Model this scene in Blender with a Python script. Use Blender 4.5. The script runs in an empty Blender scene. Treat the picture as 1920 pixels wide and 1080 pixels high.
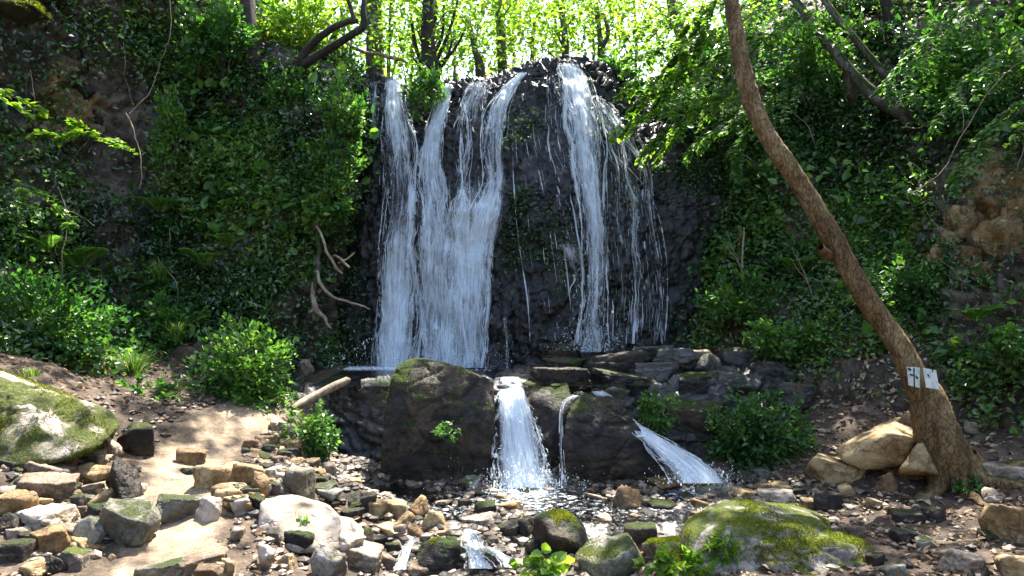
import bpy, bmesh, math, random
import numpy as np
from mathutils import Vector, kdtree

S = bpy.context.scene
COL = S.collection
R = math.radians
random.seed(7)
RNG = np.random.default_rng(7)

# ---------------------------------------------------------------- camera, sky, sun, exposure
F = 1400.0                      # focal length in pixels of the 1920 wide photograph
EYE = np.array([0.0, 0.0, 1.6])
cam_d = bpy.data.cameras.new('camera')
cam = bpy.data.objects.new('camera', cam_d)
COL.objects.link(cam)
cam.location = EYE
cam.rotation_euler = (R(90), 0, 0)
cam_d.sensor_width = 36
cam_d.lens = 36 * F / 1920
cam_d.clip_start = 0.05
cam_d.clip_end = 600
S.camera = cam

SUN_EL, SUN_AZ = R(60), R(20)    # the sun stands high behind the fall, a little to the right
SUN = np.array([math.sin(SUN_AZ) * math.cos(SUN_EL), math.cos(SUN_AZ) * math.cos(SUN_EL), math.sin(SUN_EL)])
w = bpy.data.worlds.new('World')
S.world = w
w.use_nodes = True
wn = w.node_tree
sky = wn.nodes.new('ShaderNodeTexSky')
sky.sky_type = 'NISHITA'
sky.sun_disc = False
sky.sun_elevation = SUN_EL
sky.sun_rotation = SUN_AZ
sky.dust_density = 2.5
bg = wn.nodes['Background']
bg.inputs[1].default_value = 0.15
wn.links.new(sky.outputs[0], bg.inputs[0])
sd = bpy.data.lights.new('sun', 'SUN')
sd.energy = 5.0
sd.angle = R(0.5)
sd.color = (1.0, 0.95, 0.86)
sun = bpy.data.objects.new('sun', sd)
COL.objects.link(sun)
sun.rotation_euler = Vector(SUN).to_track_quat('Z', 'Y').to_euler()
sun.location = (3, 12, 20)
S.view_settings.view_transform = 'Standard'
S.view_settings.look = 'None'
S.view_settings.exposure = 2.2
S.view_settings.gamma = 1.0
S.render.engine = 'CYCLES'
S.cycles.max_bounces = 8
S.cycles.transparent_max_bounces = 16
S.cycles.caustics_reflective = False
S.cycles.caustics_refractive = False


def at(px, py, y):
    """World point at depth y seen at photograph pixel (px, py)."""
    return np.array([(px - 960) / F * y, y, 1.6 + (540 - py) / F * y])


# ---------------------------------------------------------------- noise
def _hash(ix, iy, iz, s):
    n = (ix * 374761393 + iy * 668265263 + iz * 1103515245 + s * 974711) & 0xffffffff
    n = ((n ^ (n >> 13)) * 1274126177) & 0xffffffff
    n = ((n ^ (n >> 15)) * 1103515245) & 0xffffffff
    n = n ^ (n >> 16)
    return (n & 0xffffff) / float(0xffffff)


def vnoise(P, s=0):
    P = np.asarray(P, float)
    i = np.floor(P).astype(np.int64)
    f = P - i
    f = f * f * (3 - 2 * f)
    x, y, z = i[..., 0], i[..., 1], i[..., 2]
    fx, fy, fz = f[..., 0], f[..., 1], f[..., 2]
    def l(a, b, t): return a + (b - a) * t
    return l(l(l(_hash(x, y, z, s), _hash(x + 1, y, z, s), fx), l(_hash(x, y + 1, z, s), _hash(x + 1, y + 1, z, s), fx), fy),
             l(l(_hash(x, y, z + 1, s), _hash(x + 1, y, z + 1, s), fx), l(_hash(x, y + 1, z + 1, s), _hash(x + 1, y + 1, z + 1, s), fx), fy), fz)


def fbm(P, oct=4, s=0, gain=.5):
    P = np.asarray(P, float)
    a, t, n = 1.0, 0.0, 0.0
    for o in range(oct):
        t = t + a * (vnoise(P * 2.03 ** o + 17.3 * o, s + o) * 2 - 1)
        n += a
        a *= gain
    return t / n


def worley(P, s=0):
    """Distance to the nearest and the second nearest feature point, and the nearest cell's own value."""
    P = np.asarray(P, float)
    i = np.floor(P).astype(np.int64)
    d1 = np.full(P.shape[:-1], 9.0)
    d2 = d1.copy()
    v = d1.copy()
    for a in (-1, 0, 1):
        for b in (-1, 0, 1):
            for c in (-1, 0, 1):
                x, y, z = i[..., 0] + a, i[..., 1] + b, i[..., 2] + c
                q = np.stack([x + _hash(x, y, z, s), y + _hash(x, y, z, s + 1), z + _hash(x, y, z, s + 2)], -1)
                d = np.linalg.norm(q - P, axis=-1)
                near = d < d1
                d2 = np.where(near, d1, np.minimum(d2, d))
                v = np.where(near, _hash(x, y, z, s + 3), v)
                d1 = np.where(near, d, d1)
    return d1, d2, v


def sstep(a, b, x):
    t = np.clip((x - a) / (b - a), 0, 1)
    return t * t * (3 - 2 * t)


# ---------------------------------------------------------------- objects
def tag(o, label=None, cat=None, group=None, kind=None):
    if label: o['label'] = label
    if cat: o['category'] = cat
    if group: o['group'] = group
    if kind: o['kind'] = kind
    return o


def empty(name, loc=(0, 0, 0)):
    o = bpy.data.objects.new(name, None)
    o.empty_display_size = .1
    COL.objects.link(o)
    o.location = [float(c) for c in loc]
    return o


def mk(name, V, faces, mat, parent=None, smooth=True, attrs=None, uv=None):
    """One mesh object; faces is one (n,k) index array or a list of such arrays. V is in world space; under a parent it is shifted to it."""
    V = np.asarray(V, np.float32)
    if parent is not None:
        V = V - np.array(parent.location, np.float32)
    if isinstance(faces, np.ndarray): faces = [faces]
    me = bpy.data.meshes.new(name)
    me.vertices.add(len(V))
    me.vertices.foreach_set('co', V.ravel())
    tot = sum(f.size for f in faces)
    n = sum(len(f) for f in faces)
    me.loops.add(tot)
    me.loops.foreach_set('vertex_index', np.concatenate([f.ravel() for f in faces]).astype(np.int32))
    me.polygons.add(n)
    sizes = np.concatenate([np.full(len(f), f.shape[1]) for f in faces])
    starts = np.concatenate([[0], np.cumsum(sizes)[:-1]])
    me.polygons.foreach_set('loop_start', starts.astype(np.int32))
    me.polygons.foreach_set('use_smooth', np.full(n, smooth, bool))
    for k, a in (attrs or {}).items():
        at_ = me.attributes.new(k, 'FLOAT', 'POINT')
        at_.data.foreach_set('value', np.asarray(a, np.float32))
    if uv is not None:
        l = me.uv_layers.new(name='UVMap')
        idx = np.concatenate([f.ravel() for f in faces])
        l.data.foreach_set('uv', np.asarray(uv, np.float32)[idx].ravel())
    me.update(calc_edges=True)
    me.validate()
    me.materials.append(mat)
    o = bpy.data.objects.new(name, me)
    COL.objects.link(o)
    if parent is not None: o.parent = parent
    return o


def gridfaces(nu, nv):
    i = np.arange(nu - 1)[:, None] * nv + np.arange(nv - 1)[None, :]
    i = i.ravel()
    return np.stack([i, i + nv, i + nv + 1, i + 1], 1)


def catmull(A, n):
    """Resample array A along axis 0 to n samples with Catmull-Rom."""
    A = np.asarray(A, float)
    m = len(A)
    t = np.linspace(0, m - 1, n)
    i = np.minimum(t.astype(int), m - 2)
    f = (t - i).reshape((-1,) + (1,) * (A.ndim - 1))
    p0, p1, p2, p3 = A[np.maximum(i - 1, 0)], A[i], A[i + 1], A[np.minimum(i + 2, m - 1)]
    return .5 * (2 * p1 + (p2 - p0) * f + (2 * p0 - 5 * p1 + 4 * p2 - p3) * f ** 2 + (3 * p1 - p0 - 3 * p2 + p3) * f ** 3)


def gnormals(P):
    du, dv = np.gradient(P, axis=0), np.gradient(P, axis=1)
    n = np.cross(du, dv)
    return n / np.maximum(np.linalg.norm(n, axis=-1, keepdims=True), 1e-9)


# ---------------------------------------------------------------- materials
def newmat(name):
    m = bpy.data.materials.new(name)
    m.use_nodes = True
    nt = m.node_tree
    nt.nodes.clear()
    def N(t, **kw):
        n = nt.nodes.new(t)
        ins = kw.pop('i', {})
        for k, v in kw.items(): setattr(n, k, v)
        for k, v in ins.items():
            if hasattr(v, 'is_output') or isinstance(v, bpy.types.NodeSocket): nt.links.new(v, n.inputs[k])
            else: n.inputs[k].default_value = v
        return n
    return m, nt, N


def math_(N, op, a, b=0.0, c=None, clamp=False):
    i = {0: a, 1: b}
    if c is not None: i[2] = c
    return N('ShaderNodeMath', operation=op, use_clamp=clamp, i=i).outputs[0]


def mixc(N, f, a, b):
    n = N('ShaderNodeMix', data_type='RGBA')
    for k, v in ((0, f), (6, a), (7, b)):
        if isinstance(v, bpy.types.NodeSocket): n.id_data.links.new(v, n.inputs[k])
        else: n.inputs[k].default_value = v if not isinstance(v, tuple) or len(v) == 4 else v + (1,)
    return n.outputs[2]


def ramp(N, f, stops):
    n = N('ShaderNodeValToRGB', i={0: f})
    e = n.color_ramp.elements
    while len(e) < len(stops): e.new(.5)
    for x, (p, c) in zip(e, stops):
        x.position = p
        x.color = tuple(c) + (1,) if len(c) == 3 else c
    return n.outputs[0]


def mrange(N, v, a, b, c=0.0, d=1.0):
    return N('ShaderNodeMapRange', interpolation_type='SMOOTHSTEP', i={0: v, 1: a, 2: b, 3: c, 4: d}).outputs[0]


def noise(N, co, scale, detail=5, rough=.6, dist=0.0):
    return N('ShaderNodeTexNoise', i={'Vector': co, 'Scale': scale, 'Detail': detail, 'Roughness': rough, 'Distortion': dist}).outputs[0]


MOSS = ((.012, .02, .005), (.045, .064, .012), (.12, .13, .024))


def rock_mat(name, cols, moss=0.0, moss_up=.5, rough=.75, scale=4.0, bump=.5, strata=0.0, per_object=True, spec=.4, moss_cols=MOSS, crack=.35, streak=0.0, earth=False):
    """Stone: three tones by noise, grit, thin cracks, moss where noise and upward slope allow it."""
    m, nt, N = newmat(name)
    tc = N('ShaderNodeTexCoord').outputs['Object']
    rnd = N('ShaderNodeObjectInfo').outputs['Random']
    co = tc
    if per_object:
        off = N('ShaderNodeVectorMath', operation='SCALE', i={0: (31.0, 17.0, 23.0), 'Scale': rnd}).outputs[0]
        co = N('ShaderNodeVectorMath', operation='ADD', i={0: tc, 1: off}).outputs[0]
    n1 = noise(N, co, scale, 8, .65, .4)
    n2 = noise(N, co, scale * 7, 6, .7)
    f = math_(N, 'ADD', math_(N, 'MULTIPLY', n1, .75), math_(N, 'MULTIPLY', n2, .35))
    if per_object:
        f = math_(N, 'ADD', f, math_(N, 'MULTIPLY', math_(N, 'SUBTRACT', rnd, .5), .22))
    c = ramp(N, f, [(.38, cols[0]), (.53, cols[1]), (.68, cols[2])])
    vo = N('ShaderNodeTexVoronoi', feature='DISTANCE_TO_EDGE', i={'Vector': N('ShaderNodeVectorMath', operation='ADD', i={0: co, 1: N('ShaderNodeVectorMath', operation='SCALE', i={0: N('ShaderNodeTexNoise', i={'Vector': co, 'Scale': scale * 2, 'Detail': 4}).outputs[1], 'Scale': .25}).outputs[0]}).outputs[0], 'Scale': scale * .9}).outputs[0]
    ck = mrange(N, vo, 0.0, .035, crack, 0.0)
    c = mixc(N, ck, c, tuple(x * .35 for x in cols[0]))
    h = math_(N, 'ADD', math_(N, 'MULTIPLY', n2, .5), math_(N, 'MULTIPLY', n1, 1.0))
    h = math_(N, 'SUBTRACT', h, math_(N, 'MULTIPLY', ck, .6))
    if strata:
        sp = N('ShaderNodeSeparateXYZ', i={0: co})
        sv = N('ShaderNodeCombineXYZ', i={0: math_(N, 'MULTIPLY', sp.outputs[0], .6), 1: math_(N, 'MULTIPLY', sp.outputs[1], .6), 2: math_(N, 'MULTIPLY', sp.outputs[2], 6.0)}).outputs[0]
        st = noise(N, sv, scale * .8, 5, .6, .3)
        h = math_(N, 'ADD', h, math_(N, 'MULTIPLY', st, strata))
        c = mixc(N, mrange(N, st, .38, .52, .55 * min(1, strata), 0.0), c, tuple(x * .5 for x in cols[0]))
    if streak:
        sx = noise(N, N('ShaderNodeMapping', i={'Vector': co, 'Scale': (1, 1, .12)}).outputs[0], scale * 4, 6, .7, .2)
        c = mixc(N, mrange(N, sx, .40, .62, streak, 0.0), c, tuple(x * .35 for x in cols[0]))
        h = math_(N, 'ADD', h, math_(N, 'MULTIPLY', sx, 1.2))
    if per_object:
        dn = noise(N, co, scale * .7, 7, .7, .6)
        c = mixc(N, mrange(N, dn, .50, .62, 0.0, .6), c, mixc(N, n2, (.035, .022, .013), (.12, .085, .055)))
    if earth:
        ef = N('ShaderNodeAttribute', attribute_name='earth').outputs['Fac']
        ef = mrange(N, math_(N, 'ADD', ef, math_(N, 'MULTIPLY', math_(N, 'SUBTRACT', n1, .5), 1.2)), .35, .7)
        c = mixc(N, ef, c, ramp(N, f, [(.38, (.05, .026, .009)), (.52, (.17, .095, .028)), (.68, (.34, .23, .10))]))
    ro = rough
    if moss > -.5:
        nz = N('ShaderNodeSeparateXYZ', i={0: N('ShaderNodeNewGeometry').outputs['Normal']}).outputs[2]
        mn = noise(N, co, scale * .9, 7, .62, .5)
        mf = math_(N, 'ADD', mn, math_(N, 'MULTIPLY', nz, moss_up))
        mk_ = mrange(N, mf, 1.0 - moss, 1.12 - moss)
        mt = noise(N, co, scale * 14, 5, .75)
        mc = ramp(N, mt, [(.3, moss_cols[0]), (.52, moss_cols[1]), (.75, moss_cols[2])])
        c = mixc(N, mk_, c, mc)
        h = math_(N, 'ADD', h, math_(N, 'MULTIPLY', mk_, math_(N, 'MULTIPLY', mt, 1.6)))
        ro = math_(N, 'ADD', math_(N, 'MULTIPLY', mk_, .95 - rough), rough)
    ro2 = math_(N, 'ADD', ro, math_(N, 'MULTIPLY', math_(N, 'SUBTRACT', n2, .5), .3), clamp=True)
    bp = N('ShaderNodeBump', i={'Strength': bump, 'Distance': .02, 'Height': h}).outputs[0]
    b = N('ShaderNodeBsdfPrincipled', i={'Base Color': c, 'Roughness': ro2, 'Specular IOR Level': spec, 'Normal': bp})
    o = N('ShaderNodeOutputMaterial', i={0: b.outputs[0]})
    return m


def leaf_mat(name, cols, rough=.38, trans=.4, spec=.5):
    m, nt, N = newmat(name)
    a = N('ShaderNodeAttribute', attribute_name='var').outputs['Fac']
    st = [(k / (len(cols) - 1), c) for k, c in enumerate(cols)]
    c = ramp(N, a, st)
    b = N('ShaderNodeBsdfPrincipled', i={'Base Color': c, 'Roughness': rough, 'Specular IOR Level': spec})
    tcol = N('ShaderNodeHueSaturation', i={'Hue': .495, 'Saturation': 1.1, 'Value': 2.0, 'Color': c}).outputs[0]
    t = N('ShaderNodeBsdfTranslucent', i={'Color': tcol})
    mx = N('ShaderNodeMixShader', i={0: trans, 1: b.outputs[0], 2: t.outputs[0]})
    N('ShaderNodeOutputMaterial', i={0: mx.outputs[0]})
    return m


def bark_mat(name, cols, scale=9.0, rough=.85, bump=.9, moss=0.0):
    m, nt, N = newmat(name)
    tc = N('ShaderNodeTexCoord').outputs['Object']
    mp = N('ShaderNodeMapping', i={'Vector': tc, 'Scale': (1, 1, .35)}).outputs[0]
    n1 = noise(N, mp, scale, 8, .7, .6)
    vo = N('ShaderNodeTexVoronoi', feature='DISTANCE_TO_EDGE', i={'Vector': N('ShaderNodeVectorMath', operation='ADD', i={0: mp, 1: N('ShaderNodeVectorMath', operation='SCALE', i={0: N('ShaderNodeTexNoise', i={'Vector': mp, 'Scale': scale * 2, 'Detail': 4}).outputs[1], 'Scale': .12}).outputs[0]}).outputs[0], 'Scale': scale * 3.4}).outputs[0]
    n3 = noise(N, tc, scale * .35, 5, .6)
    c = ramp(N, math_(N, 'ADD', math_(N, 'MULTIPLY', n1, .6), math_(N, 'MULTIPLY', n3, .45)), [(.34, cols[0]), (.5, cols[1]), (.68, cols[2])])
    ck = mrange(N, vo, 0.0, .10, .5, 0.0)
    c = mixc(N, ck, c, tuple(x * .3 for x in cols[0]))
    h = math_(N, 'SUBTRACT', n1, math_(N, 'MULTIPLY', ck, .8))
    if moss > 0:
        g = N('ShaderNodeNewGeometry')
        nz = N('ShaderNodeSeparateXYZ', i={0: g.outputs['Normal']}).outputs[2]
        mn = noise(N, tc, scale * .6, 6, .6, .3)
        mk_ = mrange(N, math_(N, 'ADD', mn, math_(N, 'MULTIPLY', nz, .45)), 1 - moss, 1.15 - moss)
        mt = noise(N, tc, scale * 9, 4, .7)
        c = mixc(N, mk_, c, ramp(N, mt, [(.3, MOSS[0]), (.55, MOSS[1]), (.75, MOSS[2])]))
        h = math_(N, 'ADD', h, math_(N, 'MULTIPLY', mk_, mt))
    bp = N('ShaderNodeBump', i={'Strength': bump, 'Distance': .02, 'Height': h}).outputs[0]
    b = N('ShaderNodeBsdfPrincipled', i={'Base Color': c, 'Roughness': rough, 'Specular IOR Level': .25, 'Normal': bp})
    N('ShaderNodeOutputMaterial', i={0: b.outputs[0]})
    return m


M = {}
M['pale'] = rock_mat('pale_limestone', ((.07, .045, .026), (.20, .15, .098), (.42, .36, .28)), moss=-.12, scale=5, bump=.9, strata=.45)
M['sunwhite'] = rock_mat('sunlit_limestone', ((.20, .155, .11), (.38, .32, .25), (.56, .50, .42)), moss=-.12, scale=4, bump=.7, strata=.3)  # limestone tone raised to white for a rock blown out by sun
M['ochre'] = rock_mat('ochre_stone', ((.06, .034, .013), (.20, .12, .043), (.40, .29, .14)), moss=-.10, scale=5, bump=.9, strata=.45)
M['grey'] = rock_mat('grey_green_stone', ((.045, .044, .032), (.13, .125, .09), (.26, .25, .20)), moss=.10, scale=5, bump=.9, strata=.3)
M['dark'] = rock_mat('dark_wet_stone', ((.006, .005, .004), (.017, .0135, .0105), (.045, .037, .028)), moss=.12, scale=4, rough=.62, bump=1.0, spec=.25, strata=.6)
M['mossy'] = rock_mat('moss_covered_stone', ((.05, .042, .028), (.15, .13, .095), (.34, .31, .26)), moss=.38, moss_up=.25, scale=5, bump=1.0, rough=.8,
                      moss_cols=((.02, .035, .006), (.10, .13, .014), (.26, .26, .03)))
M['deepmoss'] = rock_mat('dark_mossy_stone', ((.006, .0055, .004), (.016, .014, .0105), (.042, .036, .027)), moss=.38, moss_up=.2, scale=4, rough=.65, bump=1.0, spec=.25, strata=.5,
                         moss_cols=((.008, .016, .004), (.03, .06, .009), (.08, .11, .016)))
M['mossface'] = rock_mat('front_mossed_stone', ((.06, .04, .018), (.16, .12, .065), (.38, .33, .25)), moss=.72, moss_up=-.16, scale=4, bump=1.0, rough=.85, strata=.3, moss_cols=((.02, .03, .006), (.085, .105, .016), (.24, .24, .04)))
M['wetgrey'] = rock_mat('damp_grey_stone', ((.012, .012, .011), (.036, .035, .032), (.11, .105, .095)), moss=.14, scale=5, rough=.45, bump=.8, strata=.5)
M['cliff'] = rock_mat('wet_dark_cliff', ((.006, .0065, .007), (.021, .0205, .0185), (.066, .062, .055)), moss=.38, moss_up=.10, rough=.42, scale=1.8, bump=1.0, streak=.9,
                      per_object=False, spec=.35, moss_cols=((.004, .010, .005), (.011, .026, .010), (.03, .05, .015)), crack=.12)
M['ledge'] = rock_mat('wet_ledge_rock', ((.007, .006, .005), (.022, .019, .016), (.085, .075, .062)), moss=.24, moss_up=.25, rough=.5, scale=2.2, bump=1.0,
                      per_object=False, spec=.5, strata=.8, moss_cols=((.008, .018, .004), (.026, .055, .01), (.07, .11, .016)))
M['hill'] = rock_mat('hillside_rock_and_soil', ((.012, .009, .006), (.04, .030, .019), (.12, .098, .066)), moss=.30, moss_up=.2, scale=2.0, bump=1.0, per_object=False, earth=True,
                     moss_cols=((.008, .016, .004), (.024, .045, .009), (.06, .085, .016)))
M['bark'] = bark_mat('ochre_brown_bark', ((.035, .021, .009), (.15, .092, .036), (.30, .215, .10)), scale=9, moss=.16)
M['bark_dark'] = bark_mat('dark_bark', ((.016, .012, .009), (.04, .032, .025), (.085, .07, .055)), scale=9)
M['bark_grey'] = bark_mat('grey_bark', ((.05, .042, .034), (.12, .105, .085), (.22, .20, .165)), scale=7)
M['bark_moss'] = bark_mat('mossy_bark', ((.04, .032, .02), (.11, .095, .07), (.28, .27, .22)), scale=9, moss=.5)
M['wood'] = bark_mat('bleached_wood', ((.09, .06, .035), (.26, .19, .12), (.50, .42, .31)), scale=12, bump=.5)
M['leaf_shade'] = leaf_mat('shaded_leaf', [(.011, .032, .010), (.030, .076, .018), (.068, .14, .028), (.13, .205, .045)], rough=.27, trans=.25, spec=.7)  # leaf green darkened for growth lying in shade
M['leaf_mid'] = leaf_mat('half_lit_leaf', [(.02, .06, .014), (.042, .12, .022), (.08, .18, .03), (.14, .24, .045)], rough=.4, trans=.4)  # middle leaf tone, lightened in place of sun on the bushes
M['leaf_sun'] = leaf_mat('sunlit_leaf', [(.05, .12, .016), (.095, .19, .025), (.15, .25, .035), (.24, .32, .05)], rough=.4, trans=.55)  # bright yellow-green leaf copy, sunlight put into the colour
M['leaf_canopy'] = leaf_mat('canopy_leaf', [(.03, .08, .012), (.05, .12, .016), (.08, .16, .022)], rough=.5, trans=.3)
M['grass'] = leaf_mat('grass_blade', [(.02, .06, .01), (.05, .12, .018), (.10, .17, .03), (.22, .22, .08)], rough=.4, trans=.35)
M['mosstuft'] = leaf_mat('moss_tuft', [(.025, .045, .006), (.07, .10, .012), (.16, .18, .022), (.28, .27, .035)], rough=.8, trans=.3, spec=.1)
M['litter'] = leaf_mat('dead_leaf', [(.05, .03, .015), (.14, .085, .045), (.26, .18, .11), (.40, .32, .22)], rough=.7, trans=.1, spec=.2)
# ---------------------------------------------------------------- ground
GP = [(300,1080,4.0),(200,1080,4.0),(450,1060,4.1),(330,980,4.6),(340,930,5.0),(350,880,5.6),(420,820,6.3),(480,780,6.9),(560,745,7.6),(620,720,8.1),
      (250,760,6.3),(150,700,6.8),(380,740,7.0),(330,690,7.6),(60,680,6.5),(0,900,4.6),(100,860,5.0),(0,1080,3.8),(70,980,4.4),
      (520,1000,4.6),(600,1060,4.4),(560,900,5.4),(620,900,6.0),(640,960,5.4),(700,930,6.0),(560,820,6.6),(600,850,6.5),
      (980,915,6.5),(700,915,6.5),(1300,920,6.5),(1200,960,6.0),(900,960,5.9),(850,1000,5.45),(900,1070,5.0),(760,1070,5.0),(1050,1080,4.9),
      (1400,930,6.2),(1500,910,6.4),(1600,960,5.6),(1700,930,5.9),(1770,905,6.0),(1900,870,6.0),(1900,1000,5.0),(1750,1060,4.6),(1600,1080,4.5),(1300,1080,4.6),
      (1640,800,6.8),(1880,780,6.6),(665,905,6.35),(700,890,6.6)]
GQ = np.array([at(*p) for p in GP])
# world points beyond the frame: near the camera, basin floor, outer ground
GQ = np.vstack([GQ, [(-1.6, 2, .02), (0, 2, -.05), (1.6, 2, -.1), (-1, -3, 0), (2, -3, -.1), (-3.6, 3, .25), (4.2, 4, .2), (0, 3.4, -.35),
                     (-1.35, 7.0, -.1), (-1.75, 7.35, .0), (-1.2, 7.7, .2), (-2.4, 7.9, .4), (0, 7.6, .3), (2.5, 7.8, .5), (0, 8.6, .25), (-4.2, 6.2, 1.0), (5.2, 6.2, .8), (-5, 3, .8), (5.6, 3, .6)]])
_c = .25
def _phi(d): return np.sqrt(d * d + _c * _c)
_A = _phi(np.linalg.norm(GQ[:, None, :2] - GQ[None, :, :2], axis=-1)) + 0.0 * np.eye(len(GQ))
_n = len(GQ)
_B = np.zeros((_n + 3, _n + 3))
_B[:_n, :_n] = _A
_B[:_n, _n] = _B[_n, :_n] = 1
_B[:_n, _n + 1:] = GQ[:, :2]
_B[_n + 1:, :_n] = GQ[:, :2].T
_W = np.linalg.solve(_B, np.concatenate([GQ[:, 2], np.zeros(3)]))

PATH = np.array([at(*p)[:2] for p in [(250,1200,3.3),(300,1080,4.0),(330,1010,4.4),(345,950,4.85),(350,880,5.6),(410,825,6.3),(480,785,6.9),(535,764,7.3)]])
BED = np.array([at(*p)[:2] for p in [(1240,925,6.5),(700,880,6.8),(1240,925,6.5),(1050,925,6.5),(950,960,6.0),(900,990,5.6),(900,1040,5.2),(900,1120,4.7),(850,1300,3.8),(800,1500,3.2)]])


def pdist(x, y, L):
    P = np.stack([x, y], -1)
    d = np.full(x.shape, 99.0)
    for a, b in zip(L[:-1], L[1:]):
        e = b - a
        t = np.clip(((P - a) @ e) / (e @ e), 0, 1)
        d = np.minimum(d, np.linalg.norm(P - (a + t[..., None] * e), axis=-1))
    return d


def gz(x, y, detail=True):
    x, y = np.asarray(x, float), np.asarray(y, float)
    sh = x.shape
    x, y = x.ravel(), y.ravel()
    xx, yy = np.clip(x, -5.5, 6), np.clip(y, -3, 9)
    d = _phi(np.hypot(xx[:, None] - GQ[None, :, 0], yy[:, None] - GQ[None, :, 1]))
    z = d @ _W[:_n] + _W[_n] + xx * _W[_n + 1] + yy * _W[_n + 2]
    out = np.maximum(np.abs(x) - 5.2, 0)
    z = z + np.minimum(out * .85, 9 + out * .06)
    up = sstep(9.7, 11.5, y)
    z = z * (1 - up) + up * (3.9 + np.maximum(y - 11, 0) * .05 + np.minimum(np.maximum(np.abs(x - .5) - 3, 0) * .45, 12))
    if detail:
        P = np.stack([x, y, z * 0], -1)
        pm = np.exp(-(pdist(x, y, PATH) / .42) ** 2)
        near = 1 - sstep(12, 20, np.abs(y))
        z = z + near * (fbm(P * 1.7, 3, 5) * .06 + fbm(P * 7, 4, 9) * .035 * (1 - .75 * pm) + pm * fbm(P * 4, 3, 3) * .03)
    return z.reshape(sh)


def axis(lo, a, b, hi, step):
    mid = np.arange(a, b, step)
    k = 1.18
    def tail(s, e):
        o, d, p = [], step, s
        while abs(p - s) < abs(e - s):
            d *= k
            p = p + math.copysign(d, e - s)
            o.append(p)
        return o
    return np.array(tail(a, lo)[::-1] + list(mid) + tail(b, hi))


gx, gy = axis(-120, -4.6, 4.8, 120, .03), axis(-60, 3.2, 8.6, 160, .03)
GX, GY = np.meshgrid(gx, gy, indexing='ij')
GZ = gz(GX, GY)
V = np.stack([GX, GY, GZ], -1).reshape(-1, 3)
pm = np.exp(-(pdist(GX, GY, PATH) / (.34 + .12 * fbm(np.stack([GX * 2, GY * 2, GX * 0], -1), 3, 6))) ** 4)
bm = np.maximum(np.exp(-(pdist(GX, GY, BED) / .75) ** 2), sstep(7.25, 7.6, GY) * (np.abs(GX + .3) < 2.4))
m, nt, N = newmat('forest_soil')
tc = N('ShaderNodeTexCoord').outputs['Object']
n1 = noise(N, tc, 1.6, 8, .65, .3); n2 = noise(N, tc, 14, 6, .7); n3 = noise(N, tc, 55, 4, .7)
mixn = math_(N, 'ADD', math_(N, 'MULTIPLY', n1, .45), math_(N, 'ADD', math_(N, 'MULTIPLY', n2, .35), math_(N, 'MULTIPLY', n3, .25)))
soil = ramp(N, mixn, [(.38, (.016, .010, .006)), (.5, (.048, .032, .020)), (.6, (.11, .078, .052)), (.72, (.26, .21, .15))])
sand = ramp(N, mixn, [(.38, (.06, .042, .026)), (.48, (.14, .10, .062)), (.55, (.22, .165, .108)), (.66, (.37, .295, .205))])
wet = ramp(N, mixn, [(.36, (.018, .014, .010)), (.5, (.06, .045, .03)), (.66, (.17, .13, .09))])
pf = N('ShaderNodeAttribute', attribute_name='path').outputs['Fac']
bf = N('ShaderNodeAttribute', attribute_name='bed').outputs['Fac']
pfn = mrange(N, math_(N, 'ADD', pf, math_(N, 'MULTIPLY', math_(N, 'SUBTRACT', n2, .5), .8)), .3, .75)
bfn = mrange(N, math_(N, 'ADD', bf, math_(N, 'MULTIPLY', math_(N, 'SUBTRACT', n2, .5), .6)), .3, .7)
c = mixc(N, bfn, mixc(N, pfn, soil, sand), wet)
bp = N('ShaderNodeBump', i={'Strength': .8, 'Distance': .02, 'Height': math_(N, 'ADD', n2, math_(N, 'MULTIPLY', n3, .6))}).outputs[0]
b = N('ShaderNodeBsdfPrincipled', i={'Base Color': c, 'Roughness': math_(N, 'SUBTRACT', .9, math_(N, 'MULTIPLY', bfn, .5)), 'Specular IOR Level': .35, 'Normal': bp})
N('ShaderNodeOutputMaterial', i={0: b.outputs[0]})
M['soil'] = m
tag(mk('ground', V, gridfaces(len(gx), len(gy)), M['soil'], attrs={'path': pm.ravel(), 'bed': bm.ravel()}), 'brown forest soil with a trodden pale footpath and stony stream bed', None, None, 'structure')


_hy = np.linspace(2.6, 9.0, 640)
def hit(px, py):
    """First point of the ground under photograph pixel (px, py)."""
    x = (px - 960) / F * _hy
    z = 1.6 + (540 - py) / F * _hy
    g = gz(x, _hy, False)
    k = np.nonzero(z <= g)[0]
    return float(_hy[k[0]]) if len(k) else 7.5


# ---------------------------------------------------------------- cliffs and slopes
def net(rows, nu, nv):
    """rows: list of rows of (px, py, depth), bottom to top -> dense world grid (nu along the row, nv up)."""
    A = np.array([[at(*p) for p in r] for r in rows])          # rows, cols, 3
    A = catmull(A, nv)
    return catmull(A.transpose(1, 0, 2), nu)                     # nu, nv, 3


def rocky(P, amp, freq, seed, block=.5, horiz=1.0):
    n = gnormals(P)
    n = n * np.where((n * (P - EYE)).sum(-1, keepdims=True) > 0, -1, 1)
    Q = P * np.array([1, 1, horiz])
    W_ = Q + .25 * np.stack([fbm(Q * 2, 2, seed + 50), fbm(Q * 2, 2, seed + 60), fbm(Q * 2, 2, seed + 70)], -1)
    d1, d2, v = worley(W_ * freq, seed)
    e1, e2, u = worley(W_ * freq * 2.7, seed + 9)
    d = fbm(Q * freq * .5, 4, seed) * .8 + block * ((v - .5) * 1.1 - .5 * np.exp(-((d2 - d1) / .12) ** 2) + (u - .5) * .45 - .25 * np.exp(-((e2 - e1) / .15) ** 2)) \
        + fbm(Q * freq * 5, 4, seed + 3) * .22
    d = d + .16 * fbm(Q * freq * 14, 3, seed + 5, .7)
    return P + n * (d * amp)[..., None]


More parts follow.
